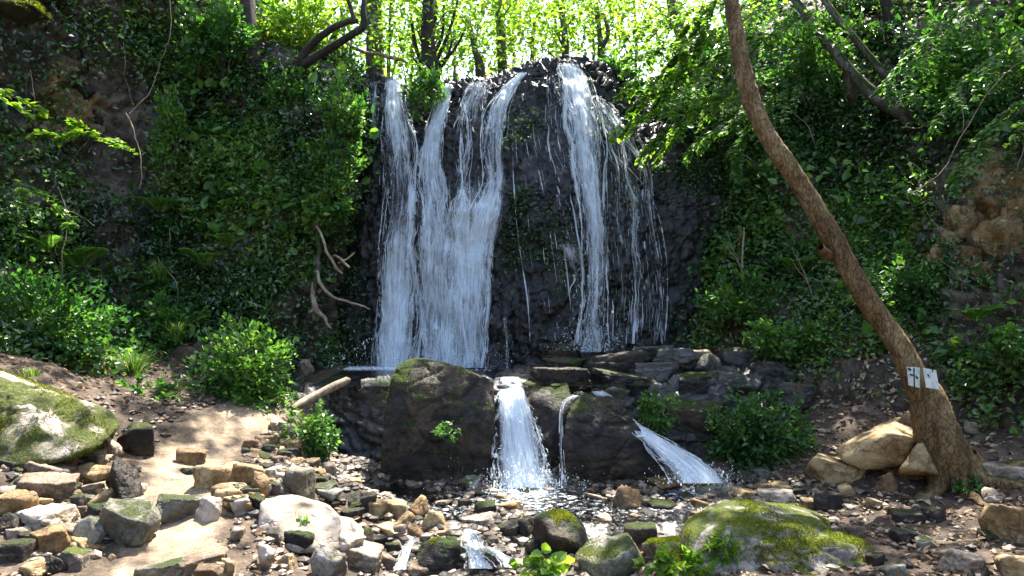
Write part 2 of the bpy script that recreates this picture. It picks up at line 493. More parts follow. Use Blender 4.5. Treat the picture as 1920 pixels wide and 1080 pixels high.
# the cliff behind the fall
CC = [560, 610, 660, 720, 780, 850, 920, 980, 1060, 1130, 1190, 1260, 1340, 1430, 1520]
LIP = [150, 152, 150, 150, 172, 158, 148, 132, 120, 128, 190, 205, 215, 220, 225]
OFF = [9.7, 9.5, 9.25, 9.0, 9.0, 8.75, 8.65, 8.45, 8.35, 8.45, 8.65, 8.9, 9.15, 9.4, 9.6]
rows = [[(c, 760, o - .05) for c, o in zip(CC, OFF)], [(c, 640, o) for c, o in zip(CC, OFF)], [(c, 520, o + .12) for c, o in zip(CC, OFF)],
        [(c, 400, o + .2) for c, o in zip(CC, OFF)],
        [(c, 345 + 0 * l, o + (.42 if c < 960 else .35)) for c, l, o in zip(CC, LIP, OFF)],
        [(c, 240 + .2 * (l - 150), o + (.66 if c < 960 else .75)) for c, l, o in zip(CC, LIP, OFF)],
        [(c, l + 34, o + (.9 if c < 960 else 1.15)) for c, l, o in zip(CC, LIP, OFF)], [(c, l, o + (1.25 if c < 960 else 1.5)) for c, l, o in zip(CC, LIP, OFF)],
        [(c, l + 14, o + 2.3) for c, l, o in zip(CC, LIP, OFF)], [(c, l + 40, o + 4) for c, l, o in zip(CC, LIP, OFF)]]
P = net(rows, 300, 300)
P = rocky(P, .17, 1.3, 11, block=.34, horiz=1.1)
_gn = gnormals(P); _gn = _gn * np.where((_gn * (P - EYE)).sum(-1, keepdims=True) > 0, -1, 1)
_q = P * [1, 1, .28]
P = P + _gn * (-.09 * np.abs(fbm(_q * 4, 4, 61)) - .05 * np.abs(fbm(_q * 12, 3, 62)) + .045 * fbm(P * [6, 6, 9], 5, 63, .7) + .05 * fbm(P * 30, 3, 64, .8))[..., None]
CLIFF = P
tag(mk('cliff', P.reshape(-1, 3), gridfaces(300, 300), M['cliff']), 'dark wet rock cliff behind the waterfall', None, None, 'structure')

# the ledge under the fall: lower rock step, its top runs back to the basin
LC = [540, 610, 660, 720, 800, 870, 930, 990, 1050, 1120, 1190, 1260, 1340, 1430, 1520, 1600]
LY = [7.4, 7.25, 7.15, 7.0, 6.95, 6.9, 6.88, 6.95, 6.95, 6.9, 6.95, 7.0, 7.05, 7.1, 7.15, 7.2]
LT = [740, 745, 735, 722, 715, 715, 722, 730, 738, 738, 738, 736, 712, 712, 745, 790]
rows = [[(c, 990, y - .25) for c, y in zip(LC, LY)], [(c, 915, y - .12) for c, y in zip(LC, LY)], [(c, 850, y) for c, y in zip(LC, LY)],
        [(c, .4 * 850 + .6 * t, y + .12) for c, y, t in zip(LC, LY, LT)], [(c, t, y + .32) for c, y, t in zip(LC, LY, LT)],
        [(c, t - (22 if c > 980 else 4), y + .75) for c, y, t in zip(LC, LY, LT)], [(c, t - (44 if c > 980 else 8), y + 1.25) for c, y, t in zip(LC, LY, LT)],
        [(c, t - (60 if c > 980 else 10), y + 1.9) for c, y, t in zip(LC, LY, LT)]]
P = net(rows, 330, 150)
P = rocky(P, .13, 2.2, 23, block=.6, horiz=1.8)
LEDGE = P
tag(mk('rock_ledge', P.reshape(-1, 3), gridfaces(330, 150), M['ledge']), 'dark stepped rock ledge below the waterfall', None, None, 'structure')

def earth(P, spots):
    px = 960 + P[..., 0] / P[..., 1] * F
    py = 540 - (P[..., 2] - 1.6) / P[..., 1] * F
    e = 0
    for x, y, rx, ry, a in spots: e = np.maximum(e, a * np.exp(-((px - x) / rx) ** 2 - ((py - y) / ry) ** 2))
    return e.ravel()


# slope beside the path
rows = [[(-500,800,4.9),(0,760,6.2),(150,760,6.7),(300,760,7.1),(450,760,7.5),(590,750,8.3),(680,760,9.6)],
        [(-500,690,5.4),(0,680,6.6),(150,675,7.1),(300,680,7.7),(450,690,7.9),(600,700,8.7),(680,720,9.8)],
        [(-500,600,6.0),(0,590,7.1),(150,600,7.8),(300,600,8.3),(450,600,8.5),(590,600,8.9),(680,620,9.9)],
        [(-500,450,6.4),(0,470,7.6),(150,470,8.4),(300,470,8.8),(450,470,8.8),(596,470,9.0),(690,480,10)],
        [(-500,250,6.8),(0,290,8.0),(150,290,8.8),(300,290,9.4),(450,290,9.3),(618,290,9.2),(705,290,10.2)],
        [(-500,0,7.0),(0,100,8.2),(150,100,8.8),(300,100,9.9),(450,110,9.9),(606,130,10.0),(668,160,10.8)],
        [(-500,-300,7.2),(0,-100,8.0),(150,-100,8.7),(300,-60,10.2),(450,-10,11),(580,95,12),(655,138,12.5)],
        [(-500,-700,8),(0,-400,8.8),(150,-300,10.4),(300,-180,12.5),(450,-60,14.5),(560,70,16),(650,132,17)]]
P = net(rows, 330, 300)
HILL_A = rocky(P, .26, 1.25, 31, block=.5, horiz=1.2)
tag(mk('hillside', HILL_A.reshape(-1, 3), gridfaces(330, 300), M['hill'], attrs={'earth': earth(HILL_A, [(120, 190, 110, 130, .55), (520, 330, 30, 90, .6), (340, 680, 60, 40, .5)])}), 'steep rocky slope overgrown with ivy beside the footpath', None, None, 'structure')
# slope behind the leaning tree
rows = [[(1180,760,8.9),(1330,760,8.2),(1440,840,7.3),(1560,900,6.8),(1700,900,6.55),(1900,900,6.2),(2450,900,5.0)],
        [(1190,700,9.1),(1335,690,8.5),(1440,735,7.7),(1560,790,7.1),(1700,800,6.8),(1900,790,6.45),(2450,760,5.2)],
        [(1240,620,9.5),(1345,620,8.9),(1450,640,8.2),(1560,660,7.7),(1700,660,7.3),(1900,660,6.8),(2450,600,5.5)],
        [(1250,500,9.7),(1350,500,9.25),(1450,500,8.9),(1560,500,8.5),(1700,500,8.0),(1900,500,7.2),(2450,400,5.8)],
        [(1240,370,10.0),(1352,370,9.6),(1450,360,9.3),(1560,340,9.1),(1700,340,8.7),(1900,340,7.6),(2450,150,6.2)],
        [(1230,270,10.2),(1330,240,10.0),(1450,200,9.9),(1560,180,9.9),(1700,180,9.5),(1900,180,8.6),(2450,-100,6.6)],
        [(1200,205,10.8),(1300,150,11),(1430,60,11.2),(1560,0,11.2),(1700,0,10.8),(1900,-20,9.8),(2450,-400,7.4)],
        [(1180,190,13),(1290,120,14),(1420,0,14.5),(1560,-120,14.5),(1700,-150,13.5),(1900,-250,12),(2450,-700,9)]]
P = net(rows, 330, 300)
HILL_B = rocky(P, .26, 1.25, 47, block=.5, horiz=1.2)
tag(mk('hillside', HILL_B.reshape(-1, 3), gridfaces(330, 300), M['hill'], attrs={'earth': earth(HILL_B, [(1890, 400, 80, 90, 1.2), (1850, 300, 70, 60, .7), (1460, 430, 50, 50, .55), (1770, 440, 60, 50, .5)])}), 'steep overgrown slope behind the leaning tree', None, None, 'structure')


def depth_of(grid):
    """Depth lookup of a rock surface by photograph pixel: the nearest of the surrounding points."""
    Q = grid.reshape(-1, 3)
    px = 960 + Q[:, 0] / Q[:, 1] * F
    py = 540 - (Q[:, 2] - 1.6) / Q[:, 1] * F
    ok = (px > -100) & (px < 2020) & (py > -60) & (py < 960)
    Q, px, py = Q[ok], px[ok], py[ok]
    k = kdtree.KDTree(len(Q))
    for i, (a, b) in enumerate(zip(px, py)): k.insert((a, b, 0), i)
    k.balance()
    yy = Q[:, 1]
    def f(a, b, r=4):
        return min(yy[i] for _, i, _ in k.find_n((a, b, 0), r))
    return f


dC = depth_of(CLIFF[:, :235])
dA, dB = depth_of(HILL_A), depth_of(HILL_B)
# ---------------------------------------------------------------- stones
_ico = {}
def ico(sub):
    if sub not in _ico:
        bm = bmesh.new()
        bmesh.ops.create_icosphere(bm, subdivisions=sub, radius=1)
        bm.verts.ensure_lookup_table()
        _ico[sub] = (np.array([v.co[:] for v in bm.verts]), np.array([[v.index for v in f.verts] for f in bm.faces]))
        bm.free()
    return _ico[sub]


def stone_verts(dims, seed, sub=4, planes=11, p=28, rough=.07, slab=False, freq=3.0, box=False):
    """A stone: the soft intersection of random half-spaces, scaled to dims, weathered by noise."""
    D, Fc = ico(sub)
    rg = np.random.default_rng(seed)
    nn = rg.normal(size=(planes, 3))
    nn /= np.linalg.norm(nn, axis=1, keepdims=True)
    h = rg.uniform(.62, 1.0, planes)
    if slab:
        nn = np.vstack([nn * [1, 1, .45], [(.08, .05, 1), (-.06, .1, -1)]])
        nn /= np.linalg.norm(nn, axis=1, keepdims=True)
        h = np.concatenate([h, [.62, .62]])
    if box:
        bx = np.vstack([np.eye(3), -np.eye(3)]) + rg.normal(size=(6, 3)) * .12
        nn = np.vstack([nn[:6], bx / np.linalg.norm(bx, axis=1, keepdims=True)])
        h = np.concatenate([rg.uniform(.85, 1.1, len(nn) - 6), rg.uniform(.66, .76, 6)])
    d = np.maximum(D @ nn.T, 0) / h
    r = (d ** p).sum(1) ** (-1 / p)
    r = np.minimum(r, 1.6)
    Vv = D * r[:, None]
    lo, hi = Vv.min(0), Vv.max(0)
    Vv = (Vv - (lo + hi) / 2) / (hi - lo)
    q = Vv * freq + seed * 3.17
    e1, e2, u = worley(q * 1.3, seed % 97)
    Vv = Vv + D * (fbm(q, 4, seed % 89) * rough + (u - .5) * rough * .35 - .35 * rough * np.exp(-((e2 - e1) / .1) ** 2))[:, None]
    return Vv * np.array(dims), Fc


def stone(name, c, dims, seed, mat, rot=(0, 0, 0), sub=4, **kw):
    Vv, Fc = stone_verts(dims, seed, sub, **kw)
    o = mk(name, Vv, Fc, M[mat])
    o.location = [float(x) for x in c]
    o.rotation_euler = rot
    return o


_seed = [100]
def put(px, py, wd, ht, mat, label=None, group=None, name='stone', cat='stone', sub=None, slab=None, y=None, roll=None, deep=.85, embed=1.45, rough=.075, p=60, planes=9, box=None):
    """A stone seen at pixel (px,py), wd x ht pixels, resting on the ground under its lower edge."""
    _seed[0] += 1
    s = _seed[0]
    rg = random.Random(s)
    Y = y if y else hit(px, py + ht * .48)
    W_ = wd * Y / F
    H = ht * Y / F * embed
    dep = max(min(W_ * deep, .9), H * .7)
    c = at(px, py, Y)
    c[1] += dep * .28
    c[2] -= ht * Y / F * (embed - 1) * .5
    big = max(wd, ht)
    if sub is None: sub = 5 if big > 80 else 4 if big > 28 else 3
    if slab is None: slab = wd > 1.25 * ht and rg.random() < .75
    if box is None: box = rg.random() < .22
    rot = (rg.uniform(-.16, .16), rg.uniform(-.2, .2) if roll is None else roll, rg.uniform(-.3, .3))
    o = stone(name, c, (W_, dep, H), s, mat, rot, sub, slab=slab, rough=rough, p=p, planes=planes, box=box)
    tag(o, label, cat, group)
    return o


HEAP_A = 'stones in the heap beside the mossy boulder'
HEAP_B = 'stones along the stream side of the path'
BED_G = 'stones lying in the stream bed'
BANK_G = 'stones on the bank by the leaning tree'
# -- heap beside the mossy boulder
for a in [(82,886,92,40,'pale','pale wedge-shaped stone with sloping top, on the crest of the stone heap'),
          (101,866,72,26,'ochre',None),(167,851,44,16,'ochre','thin ochre stone topmost of the heap, touching the small upright stone'),
          (171,865,56,15,'pale','thin flat white slab just below the heap crest'),
          (171,891,70,38,'ochre',None),(37,902,42,20,'pale',None),(78,918,105,52,'pale','largest pale angular stone in the middle of the heap'),
          (23,950,60,52,'ochre','broken stone with an ochre face at the edge of the picture'),(12,926,46,26,'pale',None),(70,944,55,24,'ochre',None),
          (75,976,95,48,'pale','pale tilted block with flat top and dark lower edge in the heap'),(108,972,46,46,'pale',None),
          (82,1018,85,48,'ochre','ochre-fronted block low in the heap, just above the smallest rubble'),(132,971,27,20,'pale',None),
          (167,917,58,17,'pale',None),(177,939,60,27,'ochre','ochre stone lying against the dark upright block'),(136,944,38,27,'dark',None),(148,960,27,20,'pale',None),
          (165,1000,70,58,'grey','grey-green smooth stone leaning at the path side of the heap'),(125,1003,44,28,'pale',None),(144,1023,50,24,'ochre',None),
          (172,971,50,38,'deepmoss',None),(134,1053,50,42,'mossy','mossy pale stone at the foot of the heap beside the path'),(97,1058,46,38,'deepmoss',None),(62,1069,60,26,'ochre',None),
          (58,1046,34,16,'pale',None),(24,1001,46,20,'pale',None),(14,982,44,38,'deepmoss',None),(39,873,48,18,'ochre','small orange stone under the mossy boulder'),
          (128,893,28,32,'ochre',None),(257,914,24,15,'pale',None),(257,941,24,16,'pale',None),(30,885,30,16,'dark',None),(150,880,24,22,'dark',None),
          (112,925,30,20,'dark',None),(110,1010,24,22,'dark',None),(45,1010,34,20,'dark',None),(185,955,26,24,'dark',None),(195,1020,36,16,'dark',None),(30,1030,30,24,'dark',None)]:
    lab = a[5] or {'pale': 'small pale stone wedged in the heap beside the mossy boulder', 'ochre': 'small ochre stone wedged in the heap beside the mossy boulder',
                   'dark': 'dark stone in a gap of the heap beside the mossy boulder', 'deepmoss': 'dark green mossy stone in the heap beside the mossy boulder'}[a[4]]
    put(*a[:5], lab, HEAP_A)
put(224,906,58,88,'dark','dark upright stone block at the path edge of the heap',HEAP_A, roll=.05, embed=1.1)
put(203,840,28,52,'pale','slim pale upright stone standing on top of the heap',HEAP_A, roll=-.35, embed=1.1, y=5.35)
put(242,985,112,78,'grey','broad grey-green slab with shadowed underside lying on the path edge',HEAP_A, roll=.22, slab=True, embed=1.05)
put(243,822,74,52,'dark','dark jagged stone on the soil behind the small upright stone', None)
_rg = random.Random(44)
for _ in range(80):
    u_, v_ = _rg.random(), _rg.random()
    X_ = 4 + u_ * (150 + 110 * v_)
    Y_ = 858 + v_ * 205
    mt = _rg.choice(['pale', 'pale', 'ochre', 'dark', 'grey'])
    put(X_, Y_, _rg.uniform(14, 46), _rg.uniform(10, 26), mt, {'pale': 'small pale stone wedged in the heap beside the mossy boulder', 'ochre': 'small ochre stone wedged in the heap beside the mossy boulder', 'dark': 'dark stone in a gap of the heap beside the mossy boulder', 'grey': 'small grey-green stone wedged in the heap beside the mossy boulder'}[mt], HEAP_A)
# -- path steps
for a in [(331,954,104,34,'grey','flat step stone with a dark front edge in the middle of the path'),(383,954,54,34,'pale','pale stone wedged beside the step stone'),
          (354,858,54,30,'ochre','squat ochre stone beside the upper path'),(350,885,34,12,'dark','small dark stone flat on the upper path'),
          (397,894,78,42,'ochre','rough ochre stone at the path edge with a flat pale top'),(463,893,70,36,'ochre',None),(424,924,64,22,'ochre','yellow flat stone overlapping the path'),
          (362,1058,108,18,'pale','long thin slab set across the path at the bottom of the picture'),(389,1072,70,20,'ochre','ochre slab just in front of the long thin path slab'),
          (424,1061,28,20,'ochre',None),(296,1073,86,26,'grey','mossy grey slab sunk in the path at the bottom of the picture'),(440,1000,26,16,'pale',None)]:
    put(*a[:5], a[5] or 'small stone among the flat stones edging the path', 'stones set in the footpath', slab=True)
# -- heap on the stream side of the path
for a in [(520,802,40,16,'ochre',None),(516,820,46,24,'ochre',None),(488,834,50,30,'ochre','rounded yellow stone at the upper end of the path wall'),(541,837,54,26,'ochre',None),
          (569,841,24,32,'ochre','upright orange stone under the ivy plant'),(474,861,50,14,'ochre',None),(504,864,24,20,'ochre',None),(467,873,66,12,'pale','thin pale slab stacked in the path wall'),
          (534,856,44,20,'dark',None),(551,871,40,16,'ochre',None),(580,873,34,28,'ochre',None),(432,890,84,28,'ochre',None),(481,908,40,48,'ochre','tall ochre stone at the corner of the path wall'),
          (502,892,62,26,'pale','pale slab with dark underside beside the tall ochre corner stone'),(513,915,34,24,'dark',None),(425,926,68,24,'ochre',None),(477,944,34,30,'dark',None),(435,944,46,22,'dark',None),
          (555,905,60,54,'grey','smooth grey boulder in the path wall, sloping to the stream'),(594,890,34,20,'ochre',None),(597,902,44,16,'dark',None),(600,916,56,14,'grey',None),(616,884,24,28,'pale',None),
          (569,974,68,32,'dark',None),(597,770,54,20,'pale','pale stone beside the log end above the ivy plant'),(608,786,36,22,'pale',None),(625,803,24,16,'pale',None),(643,817,18,10,'pale',None),
          (608,930,66,22,'grey',None),(646,940,78,24,'dark',None),(653,969,56,24,'dark',None),(597,979,24,12,'pale',None),(580,993,30,42,'ochre',None),(639,993,30,26,'ochre',None),
          (558,1018,56,38,'deepmoss','dark mossy stone between the white rock and the pyramid stone'),(495,1046,36,46,'pale',None),(412,1064,24,17,'ochre',None),(510,1010,30,22,'dark',None),(530,1055,40,26,'ochre',None),(545,850,30,18,'dark',None),(450,915,30,20,'dark',None),(560,885,30,20,'dark',None)]:
    lab = a[5] or {'pale': 'small pale stone in the low wall between path and stream', 'ochre': 'small ochre stone in the low wall between path and stream',
                   'dark': 'dark stone in the low wall between path and stream', 'grey': 'flat grey stone sloping from the path wall to the stream'}[a[4]]
    put(*a[:5], lab, HEAP_B)
for _ in range(64):
    t_ = _rg.random()
    X_ = np.interp(t_, [0, .5, 1], [545, 470, 430]) + _rg.uniform(-35, 75) + 60 * max(0, t_ - .6)
    Y_ = np.interp(t_, [0, 1], [795, 950])
    mt = _rg.choice(['pale', 'ochre', 'ochre', 'dark', 'grey'])
    put(X_, Y_, _rg.uniform(18, 46), _rg.uniform(12, 24), mt, {'pale': 'small pale stone in the low wall between path and stream', 'ochre': 'small ochre stone in the low wall between path and stream', 'dark': 'dark stone in the low wall between path and stream', 'grey': 'flat grey stone sloping from the path wall to the stream'}[mt], HEAP_B)
_white_rock = [(480,1028,4.53), (487,940,4.73), (548,926,4.93), (600,940,4.88), (642,972,4.68), (636,1042,4.48), (560,1038,4.38), (500,932,5.28), (620,946,5.18)]
put(618,1012,120,60,'pale','long pale rock sloping down to the stream in front of the white rock',HEAP_B, roll=.35)
put(661,1042,120,46,'pale','pale rock at the bottom of the picture beside the pyramid stone',HEAP_B, roll=.28)
put(611,1058,62,66,'mossy','pyramid-shaped greenish stone standing at the bottom of the picture',HEAP_B, planes=7)
# -- stream bed
for a in [(678,946,56,36,'deepmoss','green mossy stone where the path wall meets the stream'),(703,953,44,30,'ochre',None),(738,957,46,34,'ochre','square yellow stone at the stream edge'),(784,950,36,38,'ochre','brown upright stone beside the tilted orange stone'),
          (808,976,52,42,'ochre','tilted orange-yellow stone at the head of the small cascade'),(756,976,46,24,'ochre',None),(777,997,36,30,'ochre',None),(731,999,56,22,'ochre',None),(749,999,26,26,'pale',None),
          (671,1014,56,38,'deepmoss','dark mossy stone beside the long pale sloping rock'),(696,1021,58,26,'dark',None),(713,1052,62,24,'pale',None),(822,997,52,16,'ochre',None),(775,917,44,20,'pale','pale stone at the foot of the big dark boulder'),
          (880,906,48,22,'mossy','small mossy stone at the foot of the lower fall'),(907,960,46,26,'dark','dark ridge-shaped stone in the middle of the stream'),(950,953,56,22,'ochre',None),(982,922,28,11,'dark',None),(1140,928,28,12,'ochre',None),
          (1178,940,56,52,'ochre','upright yellow block standing in the sunlit stream bed'),(1160,964,24,14,'ochre',None),(1214,946,24,20,'mossy',None),(1257,909,84,34,'ochre','long orange-brown rock in front of the sloping side cascade'),
          (1216,970,50,20,'dark',None),(1245,953,66,20,'dark',None),(1157,988,24,20,'mossy',None),(1204,1002,68,38,'dark','dark stone behind the mossy boulders in the stream'),(895,979,66,16,'pale',None),(953,989,54,46,'deepmoss','mossy stone between the small cascade and the moss hump'),
          (991,994,40,44,'dark',None),(921,1058,80,36,'dark','dark wet stone parting the small cascade'),(1122,988,60,18,'pale',None),(1000,948,40,10,'dark',None),(1061,953,34,12,'dark',None),(1023,941,56,10,'pale',None),(1122,938,56,14,'pale',None),
          (850,930,40,14,'dark',None),(940,935,36,12,'ochre',None),(1080,928,40,12,'dark',None),(830,945,34,14,'pale',None),(870,945,30,16,'dark',None),(1100,965,44,16,'ochre',None),(1040,970,40,14,'pale',None),(720,925,40,16,'pale',None),(690,918,36,14,'dark',None),(750,932,30,14,'dark',None),
          (800,930,34,14,'ochre',None),(905,930,30,10,'dark',None),(1290,935,44,18,'dark',None),(1320,950,40,18,'ochre',None),(1190,975,30,16,'ochre',None),(850,1015,30,18,'dark',None),(1000,1030,34,30,'dark',None),(740,1030,40,20,'dark',None),(790,1070,60,20,'pale',None),(1080,975,30,14,'dark',None),(660,905,34,14,'ochre',None),(640,900,24,12,'pale',None)]:
    lab = a[5] or {'pale': 'small pale stone lying in the shallow stream', 'ochre': 'small ochre stone lying in the shallow stream', 'dark': 'small dark wet stone lying in the shallow stream', 'mossy': 'small mossy stone beside the yellow block in the stream'}[a[4]]
    put(*a[:5], lab, BED_G)
# -- right bank
for a in [(1346,923,80,24,'grey','flat grey slab between the orange rock and the big mossy boulder'),(1393,928,50,18,'ochre',None),(1463,932,70,16,'pale','pale flat stone just behind the big mossy boulder'),(1470,916,46,16,'ochre',None),
          (1398,894,58,24,'dark','dark wet stone under the leafy bush'),(1440,889,52,20,'grey',None),(1610,1003,54,30,'pale','pale rounded stone beside the big mossy boulder'),(1556,941,52,30,'deepmoss','green stone below the overhanging slab'),
          (1671,906,28,40,'ochre','small upright ochre stone under the leaning slab'),(1591,920,40,26,'ochre',None),(1830,1062,104,44,'pale','pale flat rock in the sun at the bottom of the picture'),(1787,1044,52,26,'pale',None),(1890,888,86,28,'pale','pale flat stone lying behind the tree foot'),
          (1869,930,42,28,'pale',None),(1710,972,66,18,'dark','dark flat stone on the leaf litter in front of the tree'),(1760,968,40,24,'dark',None),(1616,768,40,12,'pale','thin white stone on the soil above the leaning slab'),(1826,800,36,14,'pale',None),
          (1520,945,34,16,'ochre',None),(1640,945,34,18,'ochre',None),(1500,925,30,14,'dark',None),(1700,1010,50,24,'dark',None),(1650,1050,40,22,'dark',None),(1740,1020,40,20,'grey',None),(1860,1010,36,20,'dark',None),(1680,1075,50,24,'grey',None),(1430,915,34,12,'ochre',None)]:
    lab = a[5] or {'pale': 'small pale stone on the bank around the leaning tree', 'ochre': 'small ochre stone on the bank around the leaning tree', 'dark': 'small dark stone on the bank around the leaning tree', 'grey': 'grey stone half sunk in the bank around the leaning tree'}[a[4]]
    put(*a[:5], lab, BANK_G)
_right_rocks = [('boulder', 'large yellowish angular boulder leaning towards the tree foot', [(1563,842,6.35),(1578,866,6.2),(1670,812,6.02),(1720,824,6.05),(1692,874,6.1),(1620,882,6.15),(1640,800,6.55),(1690,782,6.6),(1730,800,6.7),(1600,850,6.9),(1720,880,6.8)], 'ochre', 611, 5),
                ('rock', 'pale peaked rock between the large boulder and the trunk', [(1680,790,6.45),(1702,766,6.5),(1722,800,6.45),(1735,830,6.5),(1670,820,6.5),(1700,780,6.8),(1730,830,6.8),(1690,830,6.8)], 'ochre', 612, 4),
                ('rock', 'triangular ochre rock wedged against the tree foot', [(1682,886,5.84),(1716,832,5.8),(1732,830,5.82),(1762,890,5.8),(1728,828,6.15),(1700,892,6.15),(1752,892,6.15),(1715,880,5.72)], 'ochre', 613, 4)]
put(1573,884,112,46,'ochre','flat ochre slab with a mossy top under the large angular boulder',BANK_G,slab=True,roll=.1,y=6.3,rough=.05)
put(1910,980,84,84,'ochre','bright ochre boulder cut by the picture edge below the tree',BANK_G,name='boulder',cat='boulder',planes=9)
put(1912,1068,74,50,'ochre','small ochre rock at the bottom corner below the ochre boulder',BANK_G)

# -- the larger boulders
def mosses(o, Vv, Fc, n, ln, seed, front=False):
    """Moss cushions: tiny blades in patches over the upper side of a boulder, a part of it."""
    Rm = np.array(o.matrix_world.to_3x3())
    a, b_, c_ = Vv[Fc[:, 0]], Vv[Fc[:, 1]], Vv[Fc[:, 2]]
    nr = np.cross(b_ - a, c_ - a)
    ar = np.linalg.norm(nr, axis=1)
    nr = nr / np.maximum(ar[:, None], 1e-12)
    up = (nr @ Rm.T)[:, 2]
    cen = (a + b_ + c_) / 3
    if front: up = .6 - 1.4 * np.clip(up - .62, 0, 1)
    wgt = ar * np.clip(up + .5, 0, 1.0) * sstep(.02, .16, fbm(cen * 5, 4, seed) + up * .06 - .02)
    wgt /= wgt.sum()
    rg = np.random.default_rng(seed)
    k = rg.choice(len(Fc), n, p=wgt)
    u = rg.random((n, 2))
    fl = u.sum(1) > 1
    u[fl] = 1 - u[fl]
    pos = a[k] + (b_[k] - a[k]) * u[:, :1] + (c_[k] - a[k]) * u[:, 1:]
    leaves('moss', pos, nr[k] + rg.normal(size=(n, 3)) * .7, nr[k] + rg.normal(size=(n, 3)) * .8, rg.uniform(.5, 1.3, n) * ln, .38, 'mosstuft', o, local=True,
           var=np.clip(fbm(pos * 3, 3, 4) * .5 + .45 + rg.normal(size=n) * .22, 0, 1), four=True)


def hull_rock(name, label, pts, mat, seed, sub=6, p=44, rough=.05, freq=3.0, cat='boulder', group=None, parent_moss=0, moss_len=.02, moss_front=False):
    """A rock whose blunt-edged body is spanned by given corner points (px,py,depth)."""
    Q = np.array([at(*q) for q in pts])
    cen = Q.mean(0)
    bm = bmesh.new()
    for q in Q - cen: bm.verts.new(q)
    bmesh.ops.convex_hull(bm, input=bm.verts)
    bm.normal_update()
    nn, h = [], []
    for f in bm.faces:
        nv_, c_ = np.array(f.normal[:]), np.array(f.calc_center_median()[:])
        if f.calc_area() < 1e-5: continue
        if nv_ @ c_ < 0: nv_ = -nv_
        if any(nv_ @ m_ > .995 for m_ in nn): continue
        nn.append(nv_); h.append(max(nv_ @ c_, .02))
    bm.free()
    D, Fc = ico(sub)
    r = ((np.maximum(D @ np.array(nn).T, 0) / np.array(h)) ** p).sum(1) ** (-1 / p)
    Vv = D * r[:, None]
    sc = float(np.median(r))
    q = Vv / sc * freq * .5 + seed * 3.17
    e1, e2, u = worley(q * 1.6, seed % 97)
    d = fbm(q, 4, seed % 89) * .9 + (u - .5) * .4 - .4 * np.exp(-((e2 - e1) / .08) ** 2) + fbm(q * 6, 4, seed % 61, .65) * .3
    d = d + .35 * fbm(q * [1.2, 1.2, 7], 3, seed % 41)
    Vv = Vv + D * (d * rough * sc)[:, None]
    o = mk(name, Vv, Fc, M[mat])
    o.location = [float(x) for x in cen]
    tag(o, label, cat, group)
    bpy.context.view_layer.update()
    if parent_moss: mosses(o, Vv, Fc, parent_moss, moss_len, seed, moss_front)
    return o


def boulder(label, px, py, wd, ht, y, dep, mat, seed, roll=0.0, yaw=0.0, sub=6, planes=12, p=14, rough=.05, slab=False, parent_moss=0, moss_len=.02, freq=3.0, pitch=0.0, box=False):
    c = at(px, py, y)
    dims = (wd * y / F, dep, ht * y / F)
    Vv, Fc = stone_verts(dims, seed, sub, planes, p, rough, slab, freq, box)
    o = mk('boulder', Vv, Fc, M[mat])
    o.location = [float(v) for v in c]
    o.rotation_euler = (pitch, roll, yaw)
    tag(o, label, 'boulder', None)
    bpy.context.view_layer.update()
    if parent_moss: mosses(o, Vv, Fc, parent_moss, moss_len, seed)
    return o


# ---------------------------------------------------------------- leaves
def unit(a): return a / np.maximum(np.linalg.norm(a, axis=-1, keepdims=True), 1e-9)


def leaf_arrays(pos, dr, nr, ln, wr, var, four=False, fold=.18, droop=.12):
    n = len(pos)
    dr = unit(dr)
    sd_ = unit(np.cross(dr, nr))
    nr = np.cross(sd_, dr)
    L = np.broadcast_to(np.asarray(ln, float), (n,))[:, None]
    Wd = L * wr
    if four:
        Vs = np.stack([pos, pos + dr * L * .45 + sd_ * Wd * .5 + nr * L * fold * .5, pos + dr * L - nr * L * droop, pos + dr * L * .45 - sd_ * Wd * .5 + nr * L * fold * .5], 1)
        fc = np.array([[0, 1, 2], [0, 2, 3]])
        k = 4
    else:
        Vs = np.stack([pos, pos + dr * L * .28 + sd_ * Wd * .45 + nr * L * fold * .4, pos + dr * L * .66 + sd_ * Wd * .40 + nr * L * (fold * .4 - droop * .4), pos + dr * L - nr * L * droop,
                       pos + dr * L * .66 - sd_ * Wd * .40 + nr * L * (fold * .4 - droop * .4), pos + dr * L * .28 - sd_ * Wd * .45 + nr * L * fold * .4], 1)
        fc = np.array([[0, 1, 2, 3], [0, 3, 4, 5]])
        k = 6
    fcs = (np.arange(n)[:, None, None] * k + fc[None]).reshape(-1, fc.shape[1])
    return Vs.reshape(-1, 3), fcs, np.repeat(var, k)


def leaves(name, pos, dr, nr, ln, wr, mat, parent=None, var=None, four=False, local=False, fold=.18, droop=.12):
    if var is None: var = RNG.random(len(pos))
    Vs, fc, va = leaf_arrays(pos, dr, nr, ln, wr, var, four, fold, droop)
    o = mk(name, Vs, fc, M[mat], None if local else parent, smooth=False, attrs={'var': va})
    if local and parent is not None: o.parent = parent
    return o


